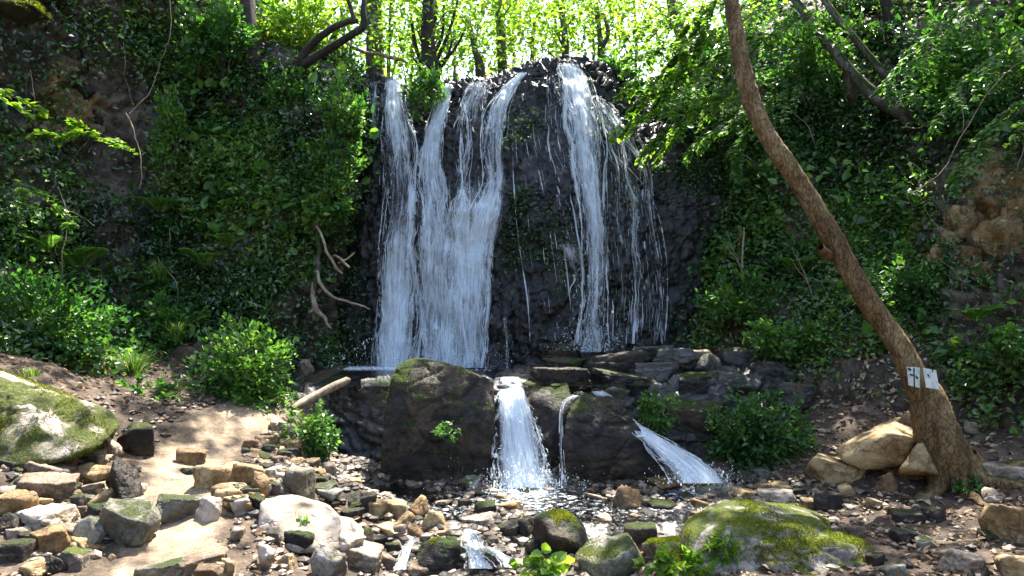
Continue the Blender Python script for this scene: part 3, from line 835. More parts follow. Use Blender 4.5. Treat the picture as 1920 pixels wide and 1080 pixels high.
hull_rock('boulder', 'big smooth white rock glaring in the sun beside the path, sloping to the stream', _white_rock, 'sunwhite', 633, sub=5, p=30, rough=.06, cat='boulder', group=HEAP_B)
for a in _right_rocks: hull_rock(*a[:5], sub=a[5], rough=.10, p=90, cat=a[0], group=BANK_G)
hull_rock('boulder', 'long moss-covered boulder with a sunlit upper edge behind the stone heap', [(-90,900,4.63),(60,880,4.73),(178,846,4.88),(230,797,5.18),(215,772,5.33),(110,733,5.28),(0,694,5.13),(-90,674,4.98),(-20,765,4.86),(110,790,5.06),(225,800,5.88),(0,692,5.98),(-90,680,5.98),(0,900,5.78)], 'mossface', 501, parent_moss=16000, moss_len=.015, moss_front=True)
hull_rock('boulder', 'big dark smooth-faced boulder between the lower fall and the dark hollow', [(712,925,6.65),(922,925,6.6),(716,800,6.6),(722,735,6.7),(740,686,6.85),(772,671,7.0),(850,684,6.9),(922,713,6.85),(924,790,6.62),(730,920,7.6),(925,920,7.6),(745,690,7.6),(925,712,7.6),(780,670,7.7)], 'deepmoss', 523, rough=.085, parent_moss=5000, moss_len=.014)
hull_rock('boulder', 'dark wide boulder between the lower fall and the sloping side cascade', [(1056,920,6.6),(1250,920,6.55),(1248,880,6.55),(1200,805,6.6),(1172,765,6.75),(1140,744,6.9),(1088,745,6.9),(1064,765,6.75),(1054,840,6.55),(1062,918,7.6),(1250,918,7.5),(1082,744,7.6),(1160,748,7.6)], 'dark', 545, rough=.075)
boulder('dark wedge of rock behind the lower fall', 1005, 822, 130, 200, 7.15, .9, 'dark', 547, p=14, sub=5)
hull_rock('boulder', 'large sprawling mossy boulder in the sun, below the side cascade', [(1268,1035,4.75),(1275,985,4.85),(1340,941,5.20),(1430,936,5.40),(1510,948,5.40),(1568,985,5.20),(1574,1055,4.80),(1420,1085,4.55),(1300,1085,4.55),(1400,990,4.70),(1500,990,4.75),(1300,960,5.80),(1540,960,5.80)], 'mossy', 561, p=16, rough=.08, parent_moss=8000, moss_len=.014)
boulder('low mossy hump with bright yellow-green cushions in front of the large mossy boulder', 1530, 1064, 250, 110, 4.75, .8, 'mossy', 566, roll=.05, p=8, rough=.09, slab=True, parent_moss=7000, moss_len=.018)
boulder('round moss hump with a green crown in the middle of the stream', 1050, 1012, 108, 104, 5.3, .45, 'deepmoss', 571, p=8, sub=5, parent_moss=4500, moss_len=.014)
boulder('smooth grey boulder streaked with moss in front of the round moss hump', 1140, 1056, 128, 112, 5.0, .55, 'grey', 577, p=8, sub=5, parent_moss=2500, moss_len=.011)
boulder('rounded dark boulder with a mossy crown beside the small cascade', 824, 1048, 128, 92, 5.15, .5, 'deepmoss', 579, p=9, sub=5, parent_moss=3500, moss_len=.013)
boulder('small round mossy boulder beside the leafy plants at the bottom', 1258, 1052, 110, 84, 4.95, .45, 'mossy', 583, p=8, sub=5, parent_moss=2500, moss_len=.016)
boulder('mossy rock overhang jutting in at the top corner', -14, -6, 110, 60, 6.2, 1.0, 'deepmoss', 587, sub=5, p=24, rough=.12, parent_moss=3000, moss_len=.03)
# -- slabs on the ledge top
for a in [(1047,711,135,46,'deepmoss','slab with moss patches lying on the ledge top',7.45),(1010,730,70,24,'dark','dark slab at the lip beside the lower fall',7.3),
          (1058,686,100,26,'deepmoss','moss-topped slab uppermost on the ledge',7.75),(1146,690,150,46,'deepmoss','long dark slab with green moss on the ledge',7.75),
          (1172,711,130,24,'wetgrey',None),(1224,661,84,26,'wetgrey','grey rock at the far end of the ledge under the cliff',8.3),(1266,666,78,22,'wetgrey',None),(1313,664,38,18,'pale',None),
          (1158,738,52,26,'mossy','yellow mossy stone beside the white pool on the ledge',7.15),(1205,742,72,52,'deepmoss','dark round rock behind the side cascade',7.2),(1227,697,90,34,'wetgrey',None),(1268,713,36,22,'wetgrey',None),
          (1340,680,70,40,'wetgrey',None),(1390,670,80,36,'wetgrey',None),(1450,700,100,40,'wetgrey','broad grey rock above the leafy bush',7.7),(1310,720,90,40,'dark',None),(1300,780,120,60,'deepmoss','dark mossy rock step above the side cascade',7.1),
          (1380,715,70,30,'wetgrey',None),(1500,735,90,34,'wetgrey',None),(1340,850,110,60,'dark','dark layered rock under the leafy bush',6.95),(1090,724,80,18,'dark',None),(1050,655,90,30,'deepmoss','low mossy rock at the foot of the cliff between the falls',8.3),
          (572,684,30,24,'pale','white sunlit stone at the foot of the hanging roots',8.2)]:
    yy = a[6] if len(a) > 6 else 7.0 + (760 - a[1]) * .011
    put(*a[:5], a[5] or {'wetgrey': 'grey weathered rock on the ledge below the cliff', 'pale': 'pale broken rock on the far ledge', 'dark': 'dark wet rock on the ledge'}[a[4]], 'rocks on the ledge below the fall', y=yy, slab=a[2] > 2.4 * a[3], deep=.7, name='rock', cat='rock', rough=.1)
# rocks on the slopes
for a in [(1890,372,90,60,'ochre','upper block of the ochre rock outcrop at the picture edge'),(1900,440,80,60,'ochre','lower block of the ochre rock outcrop at the picture edge'),(1838,400,60,70,'ochre','broken shoulder of the ochre outcrop on its stream side'),
          (1790,440,50,36,'ochre',None),(1750,410,44,34,'grey',None),(1765,470,36,28,'ochre',None),(1820,480,50,36,'ochre',None),(1730,450,32,28,'grey',None),(1800,400,44,32,'ochre',None),(1850,510,50,32,'ochre',None),(1775,385,34,26,'grey',None),(1745,485,30,24,'ochre',None),(1805,515,40,26,'grey',None),(1770,435,26,22,'grey',None),(1720,420,26,20,'ochre',None),
          (350,672,66,44,'pale','sunlit broken stone below the grass tuft on the slope'),(378,694,40,34,'pale','small sunlit stone beside the rounded shrub'),(340,652,46,26,'ochre',None),
          (1388,455,20,60,'ochre','slim pale upright rock on the slope beside the cliff'),(1440,455,40,36,'grey',None),
          (60,120,60,50,'wetgrey',None),(110,70,70,46,'wetgrey',None),(140,150,60,50,'dark',None),(40,190,50,60,'wetgrey',None),(150,90,50,40,'wetgrey',None),(70,250,60,40,'wetgrey',None),(170,210,44,30,'dark',None)]:
    yy = (dA if a[0] < 900 else dB)(a[0], a[1], 8) + (.12 if a[1] < 300 else 0)
    put(*a[:5], a[5] or (('ochre stone in the rubble below the outcrop' if a[4] == 'ochre' else 'grey stone in the rubble below the outcrop') if a[0] > 1500 else ('brownish stone protruding from the shaded rock face' if a[1] < 300 else 'stone half buried in the slope') + (', greyer' if a[4] in ('grey', 'dark') else '')), 'rocks bedded in the slopes', y=yy, deep=.55, name='rock', cat='rock', rough=.2, slab=False)

# -- dark block in the corner
o = put(12,1058,66,80,'dark','dark squared block at the foot of the stone heap in the bottom corner',None,name='stone_block',cat='block',y=3.95,roll=0,planes=4,p=40,rough=.012,box=True)

# gravel between the stones: nobody could count it
def gravel(n, region, smin, smax, seed, mat):
    D, Fc = ico(1)
    rg = np.random.default_rng(seed)
    pts = region(rg, n)
    n = len(pts)
    z = gz(pts[:, 0], pts[:, 1])
    sz = smin + (smax - smin) * rg.random(n) ** 2.5
    sc = sz[:, None] * rg.uniform(.6, 1.25, (n, 3)) * [1, 1, .55]
    dj = D[None] * (1 + .5 * (rg.random((n, len(D), 1)) - .5))
    th = rg.random(n) * 6.28
    Vv = dj * sc[:, None, :]
    cs, sn = np.cos(th)[:, None], np.sin(th)[:, None]
    Vv = np.stack([Vv[..., 0] * cs - Vv[..., 1] * sn, Vv[..., 0] * sn + Vv[..., 1] * cs, Vv[..., 2]], -1)
    Vv = Vv + np.stack([pts[:, 0], pts[:, 1], z + sc[:, 2] * .3], -1)[:, None]
    fc = (np.arange(n)[:, None, None] * len(D) + Fc[None]).reshape(-1, 3)
    m_ = mk('gravel', Vv.reshape(-1, 3), fc, mat, smooth=False, attrs={'var': np.repeat(rg.random(n), len(D))})
    return m_
m, nt, N = newmat('gravel_stone')
a_ = N('ShaderNodeAttribute', attribute_name='var').outputs['Fac']
tc = N('ShaderNodeTexCoord').outputs['Object']
c = ramp(N, a_, [(0, (.014, .011, .008)), (.4, (.05, .036, .024)), (.72, (.16, .11, .07)), (1, (.36, .28, .20))])
c = mixc(N, mrange(N, noise(N, tc, 40, 4, .7), .4, .6, .0, .5), c, (.05, .04, .03))
b = N('ShaderNodeBsdfPrincipled', i={'Base Color': c, 'Roughness': .55, 'Specular IOR Level': .4})
N('ShaderNodeOutputMaterial', i={0: b.outputs[0]})
M['gravel'] = m
def reg_bed(rg, n):
    x = rg.uniform(-2.0, 3.6, n * 3); y = rg.uniform(4.2, 6.8, n * 3)
    d = np.minimum(pdist(x, y, BED), np.abs(y - 6.1) + .3 + 1.2 * np.maximum(np.abs(x - .4) - 1.9, 0))
    k = rg.random(n * 3) < np.exp(-(d / .8) ** 2)
    return np.stack([x, y], -1)[k][:n]
def reg_bank(rg, n):
    x = rg.uniform(-3.6, 4.8, n * 3); y = rg.uniform(3.4, 7.4, n * 3)
    d = pdist(x, y, PATH)
    k = (rg.random(n * 3) < .25 + .75 * np.exp(-((d - .6) / .3) ** 2)) & (d > .3) & (fbm(np.stack([x, y, x * 0], -1) * 2, 3, 8) > -.15)
    return np.stack([x, y], -1)[k][:n]
tag(gravel(5200, reg_bed, .012, .06, 3, M['gravel']), 'loose gravel and pebbles of the stream bed', None, None, 'stuff')
tag(gravel(4200, reg_bank, .008, .04, 4, M['gravel']), 'scattered pebbles on the soil banks', None, None, 'stuff')
# ---------------------------------------------------------------- water
m, nt, N = newmat('white_water')
a_ = N('ShaderNodeAttribute', attribute_name='var').outputs['Fac']
c = ramp(N, a_, [(0, (.66, .78, .83)), (.5, (.86, .92, .95)), (1, (.95, .97, .98))])
d_ = N('ShaderNodeBsdfPrincipled', i={'Base Color': c, 'Roughness': .25, 'Specular IOR Level': .5})
t_ = N('ShaderNodeBsdfTranslucent', i={'Color': c})
x_ = N('ShaderNodeMixShader', i={0: .45, 1: d_.outputs[0], 2: t_.outputs[0]})
x_ = N('ShaderNodeMixShader', i={0: .38, 1: x_.outputs[0], 2: N('ShaderNodeBsdfTransparent').outputs[0]})
N('ShaderNodeOutputMaterial', i={0: x_.outputs[0]})
M['white_water'] = m
m, nt, N = newmat('falling_water_film')
uvn = N('ShaderNodeUVMap').outputs[0]
den = N('ShaderNodeAttribute', attribute_name='dens').outputs['Fac']
mp1 = N('ShaderNodeMapping', i={'Vector': uvn, 'Scale': (20, 1.7, 1)}).outputs[0]
mp2 = N('ShaderNodeMapping', i={'Vector': uvn, 'Scale': (75, 7, 1)}).outputs[0]
f1 = noise(N, mp1, 1.0, 7, .68, 1.1)
f2 = noise(N, mp2, 1.0, 4, .7, .6)
f = math_(N, 'ADD', math_(N, 'MULTIPLY', f1, .62), math_(N, 'MULTIPLY', f2, .38))
al = mrange(N, math_(N, 'ADD', f, math_(N, 'MULTIPLY', math_(N, 'SUBTRACT', den, .5), .62)), .43, .80)
al = math_(N, 'MULTIPLY', math_(N, 'MULTIPLY', al, .95), mrange(N, den, .0, .12))
d_ = N('ShaderNodeBsdfPrincipled', i={'Base Color': (.82, .90, .94, 1), 'Roughness': .2, 'Specular IOR Level': .5,
       'Normal': N('ShaderNodeBump', i={'Strength': .6, 'Distance': .03, 'Height': f}).outputs[0]})
t_ = N('ShaderNodeBsdfTranslucent', i={'Color': (.82, .90, .94, 1)})
x_ = N('ShaderNodeMixShader', i={0: .4, 1: d_.outputs[0], 2: t_.outputs[0]})
tr = N('ShaderNodeBsdfTransparent')
y_ = N('ShaderNodeMixShader', i={0: al, 1: tr.outputs[0], 2: x_.outputs[0]})
N('ShaderNodeOutputMaterial', i={0: y_.outputs[0]})
M['film'] = m
m, nt, N = newmat('stream_water')
tc = N('ShaderNodeTexCoord').outputs['Object']
h1 = noise(N, N('ShaderNodeMapping', i={'Vector': tc, 'Scale': (1, .6, 1)}).outputs[0], 9, 4, .6, .8)
h2 = noise(N, tc, 34, 3, .6)
bp = N('ShaderNodeBump', i={'Strength': .55, 'Distance': .03, 'Height': math_(N, 'ADD', h1, math_(N, 'MULTIPLY', h2, .3))}).outputs[0]
fo = N('ShaderNodeAttribute', attribute_name='foam').outputs['Fac']
fm = mrange(N, math_(N, 'ADD', noise(N, tc, 26, 6, .7, .5), math_(N, 'MULTIPLY', fo, .28)), .64, .80)
gl = N('ShaderNodeBsdfPrincipled', i={'Base Color': (.75, .82, .80, 1), 'Roughness': .06, 'IOR': 1.33, 'Transmission Weight': 1.0, 'Normal': bp})
fw = N('ShaderNodeBsdfPrincipled', i={'Base Color': (.82, .87, .9, 1), 'Roughness': .4})
x_ = N('ShaderNodeMixShader', i={0: fm, 1: gl.outputs[0], 2: fw.outputs[0]})
N('ShaderNodeOutputMaterial', i={0: x_.outputs[0]})
M['stream'] = m


def fall(name, label, pts, dfun, n_strands, dens=.5, seed=0, layers=2, lift=.05, wid=.0050, spread=1.0, wig=1.0):
    """One fall of water: pts = (px, py, half width in px, density) down its course; film sheets plus separate white strands."""
    rg = np.random.default_rng(900 + seed)
    P = np.array([list(p) + [dens] * (4 - len(p)) for p in pts], float)
    nv = max(14, int(np.abs(np.diff(P[:, 1])).sum() / 7))
    C = catmull(P, nv)
    root = empty(name, at(C[-1][0], C[-1][1], dfun(C[-1][0], C[-1][1])))
    tag(root, label, 'waterfall', 'falls of water down the rock')
    nu = 15
    S_ = np.zeros((nv, 31))
    # smoothed depth table of the rock under the water
    for i in range(nv):
        for j in range(31):
            S_[i, j] = dfun(C[i, 0] + (j / 15 - 1) * C[i, 2] * 1.1, C[i, 1])
    for _ in range(3):
        S_[1:-1] = np.minimum(S_[1:-1], (S_[:-2] + S_[1:-1] * 2 + S_[2:]) / 4 + .005)
        S_[:, 1:-1] = (S_[:, :-2] + 2 * S_[:, 1:-1] + S_[:, 2:]) / 4
    def surf(u, v, off):                       # u in -1..1, v in 0..1
        i = np.clip(v, 0, 1) * (nv - 1)
        i0 = np.minimum(i.astype(int), nv - 2)
        fi = i - i0
        j = np.clip((u / 1.1 + 1) * 15, 0, 30)
        j0 = np.minimum(j.astype(int), 29)
        fj = j - j0
        y = (S_[i0, j0] * (1 - fi) + S_[i0 + 1, j0] * fi) * (1 - fj) + (S_[i0, j0 + 1] * (1 - fi) + S_[i0 + 1, j0 + 1] * fi) * fj - off
        c0, c1 = C[i0], C[i0 + 1]
        px = (c0[:, 0] + u * c0[:, 2]) * (1 - fi) + (c1[:, 0] + u * c1[:, 2]) * fi
        py = c0[:, 1] * (1 - fi) + c1[:, 1] * fi
        return np.stack([(px - 960) / F * y, y, 1.6 + (540 - py) / F * y], -1), (c0[:, 3] * (1 - fi) + c1[:, 3] * fi)
    for L in range(layers):
        u, v = np.meshgrid(np.linspace(-1, 1, nu), np.linspace(0, 1, nv), indexing='ij')
        X, dn = surf(u.ravel(), v.ravel(), np.full(u.size, lift * (.6 + .9 * L)))
        edge = 1 - np.abs(u.ravel()) ** 3
        ends = sstep(0, .03, v.ravel()) * .6 + .4
        hw = C[:, 2].mean() * 9 / F
        ln = np.abs(np.diff(P[:, 1])).sum() * 9 / F
        uv = np.stack([u.ravel() * hw + 3.1 * L + seed, v.ravel() * ln + 1.7 * L], -1)
        mk('film', X, gridfaces(nu, nv), M['film'], root, attrs={'dens': dn * edge * ends}, uv=uv)
    # strands
    n = n_strands
    if n:
        k = 9
        hwm = C[:, 2].mean() * 9 / F
        cen = np.linspace(-.92, .92, max(3, int(hwm / .022))) + rg.normal(0, .06, max(3, int(hwm / .022)))
        ci = rg.choice(len(cen), n, p=(lambda q: q / q.sum())(rg.lognormal(0, .8, len(cen))))
        u0 = (cen[ci] + rg.normal(0, .035 + .06 * (rg.random(n) < .4), n)) * spread
        v0 = rg.random(n) ** .9 * .97
        ln = np.clip(rg.lognormal(-3.1, .8, n), .01, .3)
        dash = rg.random(n) < .6
        ln = np.where(dash, np.clip(rg.lognormal(-4.5, .6, n), .004, .05), ln)
        u0 = np.where(dash, u0 + rg.normal(0, .12, n), u0)
        cdn = surf(u0, v0, np.zeros(n))[1]
        keep = rg.random(n) < np.clip(cdn * 1.3, .05, 1)
        u0, v0, ln, ci = u0[keep], v0[keep], ln[keep], ci[keep]
        n = len(u0)
        s = np.linspace(0, 1, k)
        vv = np.clip(v0[:, None] + s[None] * ln[:, None], 0, 1)
        # strands swing sideways together, as the rock parts the water
        ph = np.stack([cen[ci][:, None].repeat(k, 1) * 2.2 + seed, vv * 7, vv * 0], -1)
        uu = u0[:, None] + fbm(ph, 3, 31 + seed) * .55 * wig + rg.normal(0, .014 * wig, (n, k)).cumsum(1)
        uu = np.clip(uu, -1.05, 1.05)
        off = rg.uniform(.2, 1.6, n)[:, None].repeat(k, 1) * lift + rg.normal(0, .006, (n, k))
        X, _ = surf(uu.ravel(), vv.ravel(), off.ravel())
        X = X.reshape(n, k, 3)
        wd = wid * rg.lognormal(-.65, .75, n)[:, None] * np.sin(np.pi * (s * .92 + .06))[None] ** .6 * rg.uniform(.55, 1.3, (n, k))
        ang = rg.uniform(-.9, .9, n)
        sdv = np.stack([np.cos(ang), np.sin(ang), ang * 0], -1)[:, None]
        A = np.stack([X - sdv * wd[..., None], X + sdv * wd[..., None], X + np.array([0, -.35, 0]) * wd[..., None]], 2)   # n,k,3,3: a ridge towards the viewer side
        idx = np.arange(n * k * 3).reshape(n, k, 3)
        f1 = np.stack([idx[:, :-1, 0], idx[:, :-1, 2], idx[:, 1:, 2], idx[:, 1:, 0]], -1).reshape(-1, 4)
        f2 = np.stack([idx[:, :-1, 2], idx[:, :-1, 1], idx[:, 1:, 1], idx[:, 1:, 2]], -1).reshape(-1, 4)
        mk('foam', A.reshape(-1, 3), [np.concatenate([f1, f2])], M['white_water'], root, attrs={'var': np.repeat(np.clip(rg.normal(.55, .3, n), 0, 1), k * 3)})
    return root


fall('waterfall', 'narrow white fall nearest the overgrown slope, dropping in one column', [(738,146,18,.75),(738,190,24,.7),(745,250,32,.62),(752,320,34,.5),(752,400,34,.5),(747,470,36,.66),(745,560,38,.75),(740,630,38,.8),(730,705,34,.85)], dC, 1900, seed=1)
fall('waterfall', 'white fall beside the dark gap, bending outward over a bulge', [(840,156,13,.8),(830,195,16,.8),(815,250,20,.75),(808,300,26,.7),(812,360,32,.62),(815,430,40,.62),(815,510,46,.66),(818,600,46,.62),(818,700,48,.62)], dC, 2300, seed=2)
fall('waterfall', 'broad lacy curtain of water in the middle of the cliff', [(905,152,34,.55),(890,190,34,.5),(885,250,34,.34),(882,330,34,.4),(878,400,46,.66),(872,480,50,.7),(868,570,46,.62),(862,690,46,.6)], dC, 2300, seed=3)
fall('waterfall', 'slanting white fall that runs down from the high dome of rock', [(985,134,8,.8),(955,165,14,.75),(932,210,22,.6),(928,270,26,.52),(930,340,24,.6),(915,395,34,.72),(898,470,36,.7),(893,570,34,.58),(888,690,26,.55)], dC, 1700, seed=4)
fall('waterfall', 'brightest white fall pouring over the highest rock of the cliff', [(1066,117,22,.72),(1078,150,30,.72),(1090,210,36,.68),(1100,270,36,.66),(1106,340,30,.68),(1114,400,24,.66),(1116,470,24,.6),(1116,540,24,.52),(1112,600,26,.5),(1108,660,34,.62)], dC, 2400, seed=5)
fall('waterfall', 'thin side trickle stepping down beside the brightest fall', [(1128,205,9,.7),(1150,225,8,.65),(1172,262,7,.6),(1196,288,8,.6),(1213,330,8,.55),(1220,400,7,.5),(1236,500,6,.5),(1238,560,5,.5),(1226,645,6,.5)], dC, 140, seed=6, wid=.006, layers=1, wig=.5)
fall('waterfall', 'splash of water on the rock bulge beside the brightest fall', [(1062,455,16,.5),(1072,475,26,.55),(1082,510,28,.36),(1088,570,24,.3)], dC, 160, seed=7, wid=.008)
fall('waterfall', 'lacy veil fanning out over the rounded shoulder beside the brightest fall', [(1122,186,14,.6),(1146,226,30,.58),(1166,280,42,.5),(1178,350,50,.44),(1184,440,54,.4),(1190,550,56,.36),(1190,645,56,.34)], dC, 1500, seed=18, wid=.004, layers=1, wig=.4)
fall('waterfall', 'sparse silver threads on the dome just before the brightest fall', [(1040,140,18,.45),(1050,220,26,.4),(1062,300,28,.34),(1074,380,26,.3),(1082,450,20,.3)], dC, 700, seed=19, wid=.004, layers=1, wig=.4)
fall('waterfall', 'veil of fine drips across the dark dome of the cliff', [(1040,180,70,.2),(1045,260,80,.26),(1090,360,120,.3),(1110,460,130,.34),(1120,560,125,.34),(1120,640,120,.36)], dC, 1300, seed=8, wid=.0035, layers=1, lift=.04, spread=1.6, wig=.06)
fall('waterfall', 'single thread of water dripping beside the broad curtain', [(948,590,3,.6),(950,640,4,.6),(951,705,3,.6)], dC, 70, seed=9, wid=.006, layers=1, wig=.5)
fall('waterfall', 'thin rill on the cliff edge nearest the overgrown slope', [(700,150,10,.6),(702,195,9,.6),(702,240,6,.6),(715,265,9,.5),(722,310,10,.45),(716,420,6,.3),(712,520,6,.3)], dC, 90, seed=10, wid=.006, layers=1, wig=.5)

# lower falls: their own course over the ledge
bpy.context.view_layer.update()
_dg = bpy.context.evaluated_depsgraph_get()
def ray_depth(px, py, default):
    d = Vector(((px - 960) / F, 1.0, (540 - py) / F)).normalized()
    ok, loc, nr, idx, ob, mt = S.ray_cast(_dg, Vector(EYE), d)
    return loc.y if ok and loc.y < default + .6 else default
def dL(px, py):
    base = np.interp(py, [700, 720, 745, 780, 850, 912], [7.5, 7.25, 7.0, 6.86, 6.68, 6.5])
    return base
def dS(px, py):
    return np.interp(py, [750, 768, 790, 815, 850, 895, 920], [6.95, 6.85, 6.78, 6.66, 6.54, 6.4, 6.3])
fall('waterfall', 'short lower fall spreading over the ledge between two dark boulders', [(955,706,24,.85),(957,720,27,.9),(962,748,34,.9),(968,790,42,.82),(974,840,49,.78),(979,880,55,.78),(984,915,60,.85)], dL, 1700, seed=11, wid=.0055, layers=2, lift=.04)
fall('waterfall', 'thin trickle over the edge of the wide dark boulder', [(1085,741,14,.7),(1066,748,9,.7),(1054,768,5,.6),(1052,820,4,.6),(1053,870,5,.55),(1055,910,7,.6)], lambda a, b: dL(a, b) - .12, 60, seed=12, wid=.006, layers=1, lift=.03)
fall('waterfall', 'side cascade sliding diagonally down the dark rock', [(1140,750,8,.6),(1156,764,6,.7),(1172,780,7,.85),(1190,797,12,.9),(1210,814,22,.85),(1236,832,32,.8),(1266,854,42,.8),(1296,880,50,.82),(1316,906,56,.85)], dS, 1400, seed=13, wid=.0055, layers=2, lift=.05)
fall('waterfall', 'white spill of water on the ledge beside the yellow mossy stone', [(1120,733,16,.85),(1132,742,20,.9),(1140,752,18,.7)], lambda a, b: 7.12, 60, seed=14, wid=.006, layers=1, lift=.02)
def dN(px, py): return np.interp(py, [985, 1005, 1030, 1075], [5.62, 5.45, 5.25, 4.98])
fall('waterfall', 'small white spout between the pale slab and the dark mossy boulder', [(776,1008,7,.9),(768,1022,9,.9),(758,1045,11,.85),(752,1068,14,.9)], lambda a, b: dN(a, b) - .22, 260, seed=15, wid=.004, layers=1, lift=.02)
fall('waterfall', 'small foaming cascade between the mossy stones at the bottom', [(876,990,16,.7),(884,1008,18,.8),(888,1026,22,.85),(893,1044,22,.85),(902,1066,30,.9)], lambda a, b: dN(a, b) - .2, 600, seed=16, wid=.0045, layers=1, lift=.03)
fall('waterfall', 'white tongue of water branching off the small foaming cascade', [(896,1024,12,.8),(920,1030,14,.85),(942,1044,14,.85),(958,1064,16,.9)], lambda a, b: dN(a, b) - .24, 380, seed=20, wid=.004, layers=1, lift=.03)
fall('waterfall', 'thin spout beside the round moss hump', [(1003,1000,5,.6),(1002,1020,5,.6),(1000,1050,6,.6)], lambda a, b: dN(a, b) - .05, 40, seed=17, wid=.005, layers=1, lift=.02)

# basin behind the ledge and the stream in front of it
def sheet(name, label, xs, ys, zf, foam):
    X, Y = np.meshgrid(xs, ys, indexing='ij')
    Z = zf(X, Y)
    o = mk(name, np.stack([X, Y, Z], -1).reshape(-1, 3), gridfaces(len(xs), len(ys)), M['stream'], attrs={'foam': foam(X, Y).ravel()})
    return tag(o, label, None, None, 'structure')
sheet('water', 'dark shallow basin between the cliff and the ledge', np.linspace(-1.95, 1.4, 60), np.linspace(7.15, 9.2, 40), lambda x, y: .66 + 0 * x, lambda x, y: np.exp(-((y - 8.75) / .3) ** 2) * (x < -.2))
def zs(x, y):
    return np.interp(y, [4.2, 4.9, 5.15, 5.45, 5.6, 6.9], [-.40, -.36, -.33, -.2, -.155, -.13]) + .008 * fbm(np.stack([x * 5, y * 5, x * 0], -1), 3, 2)
sheet('stream', 'shallow stream running over the stones towards the viewer', np.linspace(-1.9, 2.3, 150), np.linspace(4.3, 6.75, 110), zs,
      lambda x, y: np.exp(-((np.hypot(x - .12, (y - 6.5) * 1.4)) / .5) ** 2) + .9 * np.exp(-((np.hypot(x - 1.6, (y - 6.45) * 1.4)) / .4) ** 2) + .45 * np.exp(-((y - 5.9) / .25) ** 2) + .5 * np.exp(-((y - 5.3) / .2) ** 2))
# spray thrown up where the falls land
def spray(label, px, py, y, sx, sz, n, seed):
    rg = np.random.default_rng(seed)
    D, Fc = ico(1)
    c = at(px, py, y)
    pos = c + rg.normal(size=(n, 3)) * [sx, .1, sz]
    pos[:, 2] = c[2] + np.abs(pos[:, 2] - c[2])
    Vv = D[None] * (rg.lognormal(-6.15, .55, n))[:, None, None] * [1, 1, 1.6] + pos[:, None]
    fc = (np.arange(n)[:, None, None] * len(D) + Fc[None]).reshape(-1, 3)
    o = mk('spray', Vv.reshape(-1, 3), fc, M['white_water'], attrs={'var': np.repeat(rg.random(n), len(D))})
    tag(o, label, None, None, 'stuff')
spray('droplets splashing where the lower fall lands', 985, 915, 6.42, .24, .09, 1100, 1)
spray('droplets splashing at the foot of the tall white falls', 790, 692, 8.3, .45, .2, 2200, 2)
spray('droplets splashing at the foot of the brightest fall', 1110, 658, 8.15, .2, .13, 900, 3)
spray('droplets splashing at the foot of the side cascade', 1312, 905, 6.3, .17, .07, 700, 4)
# ---------------------------------------------------------------- tubes, trunks
def tube(pts, rad, seg=10, step=None, rough=0.0, seed=0, freq=6.0, caps=True):
    """Verts and faces of a tapering tube through pts (k,3) with radii rad (k,)."""
    pts = np.asarray(pts, float)
    L = np.linalg.norm(np.diff(pts, axis=0), axis=1).sum()
    n = max(3, int(L / (step or max(.02, min(rad) * 1.5))))
    n = min(n, 260)
    C = catmull(np.column_stack([pts, rad]), n)
    X, r = C[:, :3], np.maximum(C[:, 3], .0008)
    T = unit(np.gradient(X, axis=0))
    ref = np.array([0.31, .2, .93]) if abs(T[0] @ np.array([0.31, .2, .93])) < .9 else np.array([1.0, 0, 0])
    A = unit(np.cross(T, ref))
    B = np.cross(T, A)
    a = np.linspace(0, 2 * np.pi, seg, endpoint=False)
    V_ = X[:, None] + r[:, None, None] * (np.cos(a)[None, :, None] * A[:, None] + np.sin(a)[None, :, None] * B[:, None])
    if rough:
        d = unit(V_ - X[:, None])
        V_ = V_ + d * (fbm(V_ * freq * [1, 1, .5], 4, seed) * rough * r[:, None])[..., None]
    V_ = V_.reshape(-1, 3)
    i = np.arange(n - 1)[:, None] * seg + np.arange(seg)[None]
    j = np.arange(n - 1)[:, None] * seg + (np.arange(seg)[None] + 1) % seg
    fc = np.stack([i, j, j + seg, i + seg], -1).reshape(-1, 4)
    return V_, fc


def tubes(name, lines, mat, parent=None, seg=8, rough=.12, seed=0, step=None):
    """Several joined tubes (a trunk with its limbs) as one mesh; lines = [(pts, radii)]."""
    Vs, Fs, o = [], [], 0
    for i, (p, r) in enumerate(lines):
        v, f = tube(p, r, seg if max(r) < .06 else max(seg, 16), step, rough, seed + i)
        Vs.append(v); Fs.append(f + o); o += len(v)
    return mk(name, np.vstack(Vs), np.vstack(Fs), M[mat], parent)


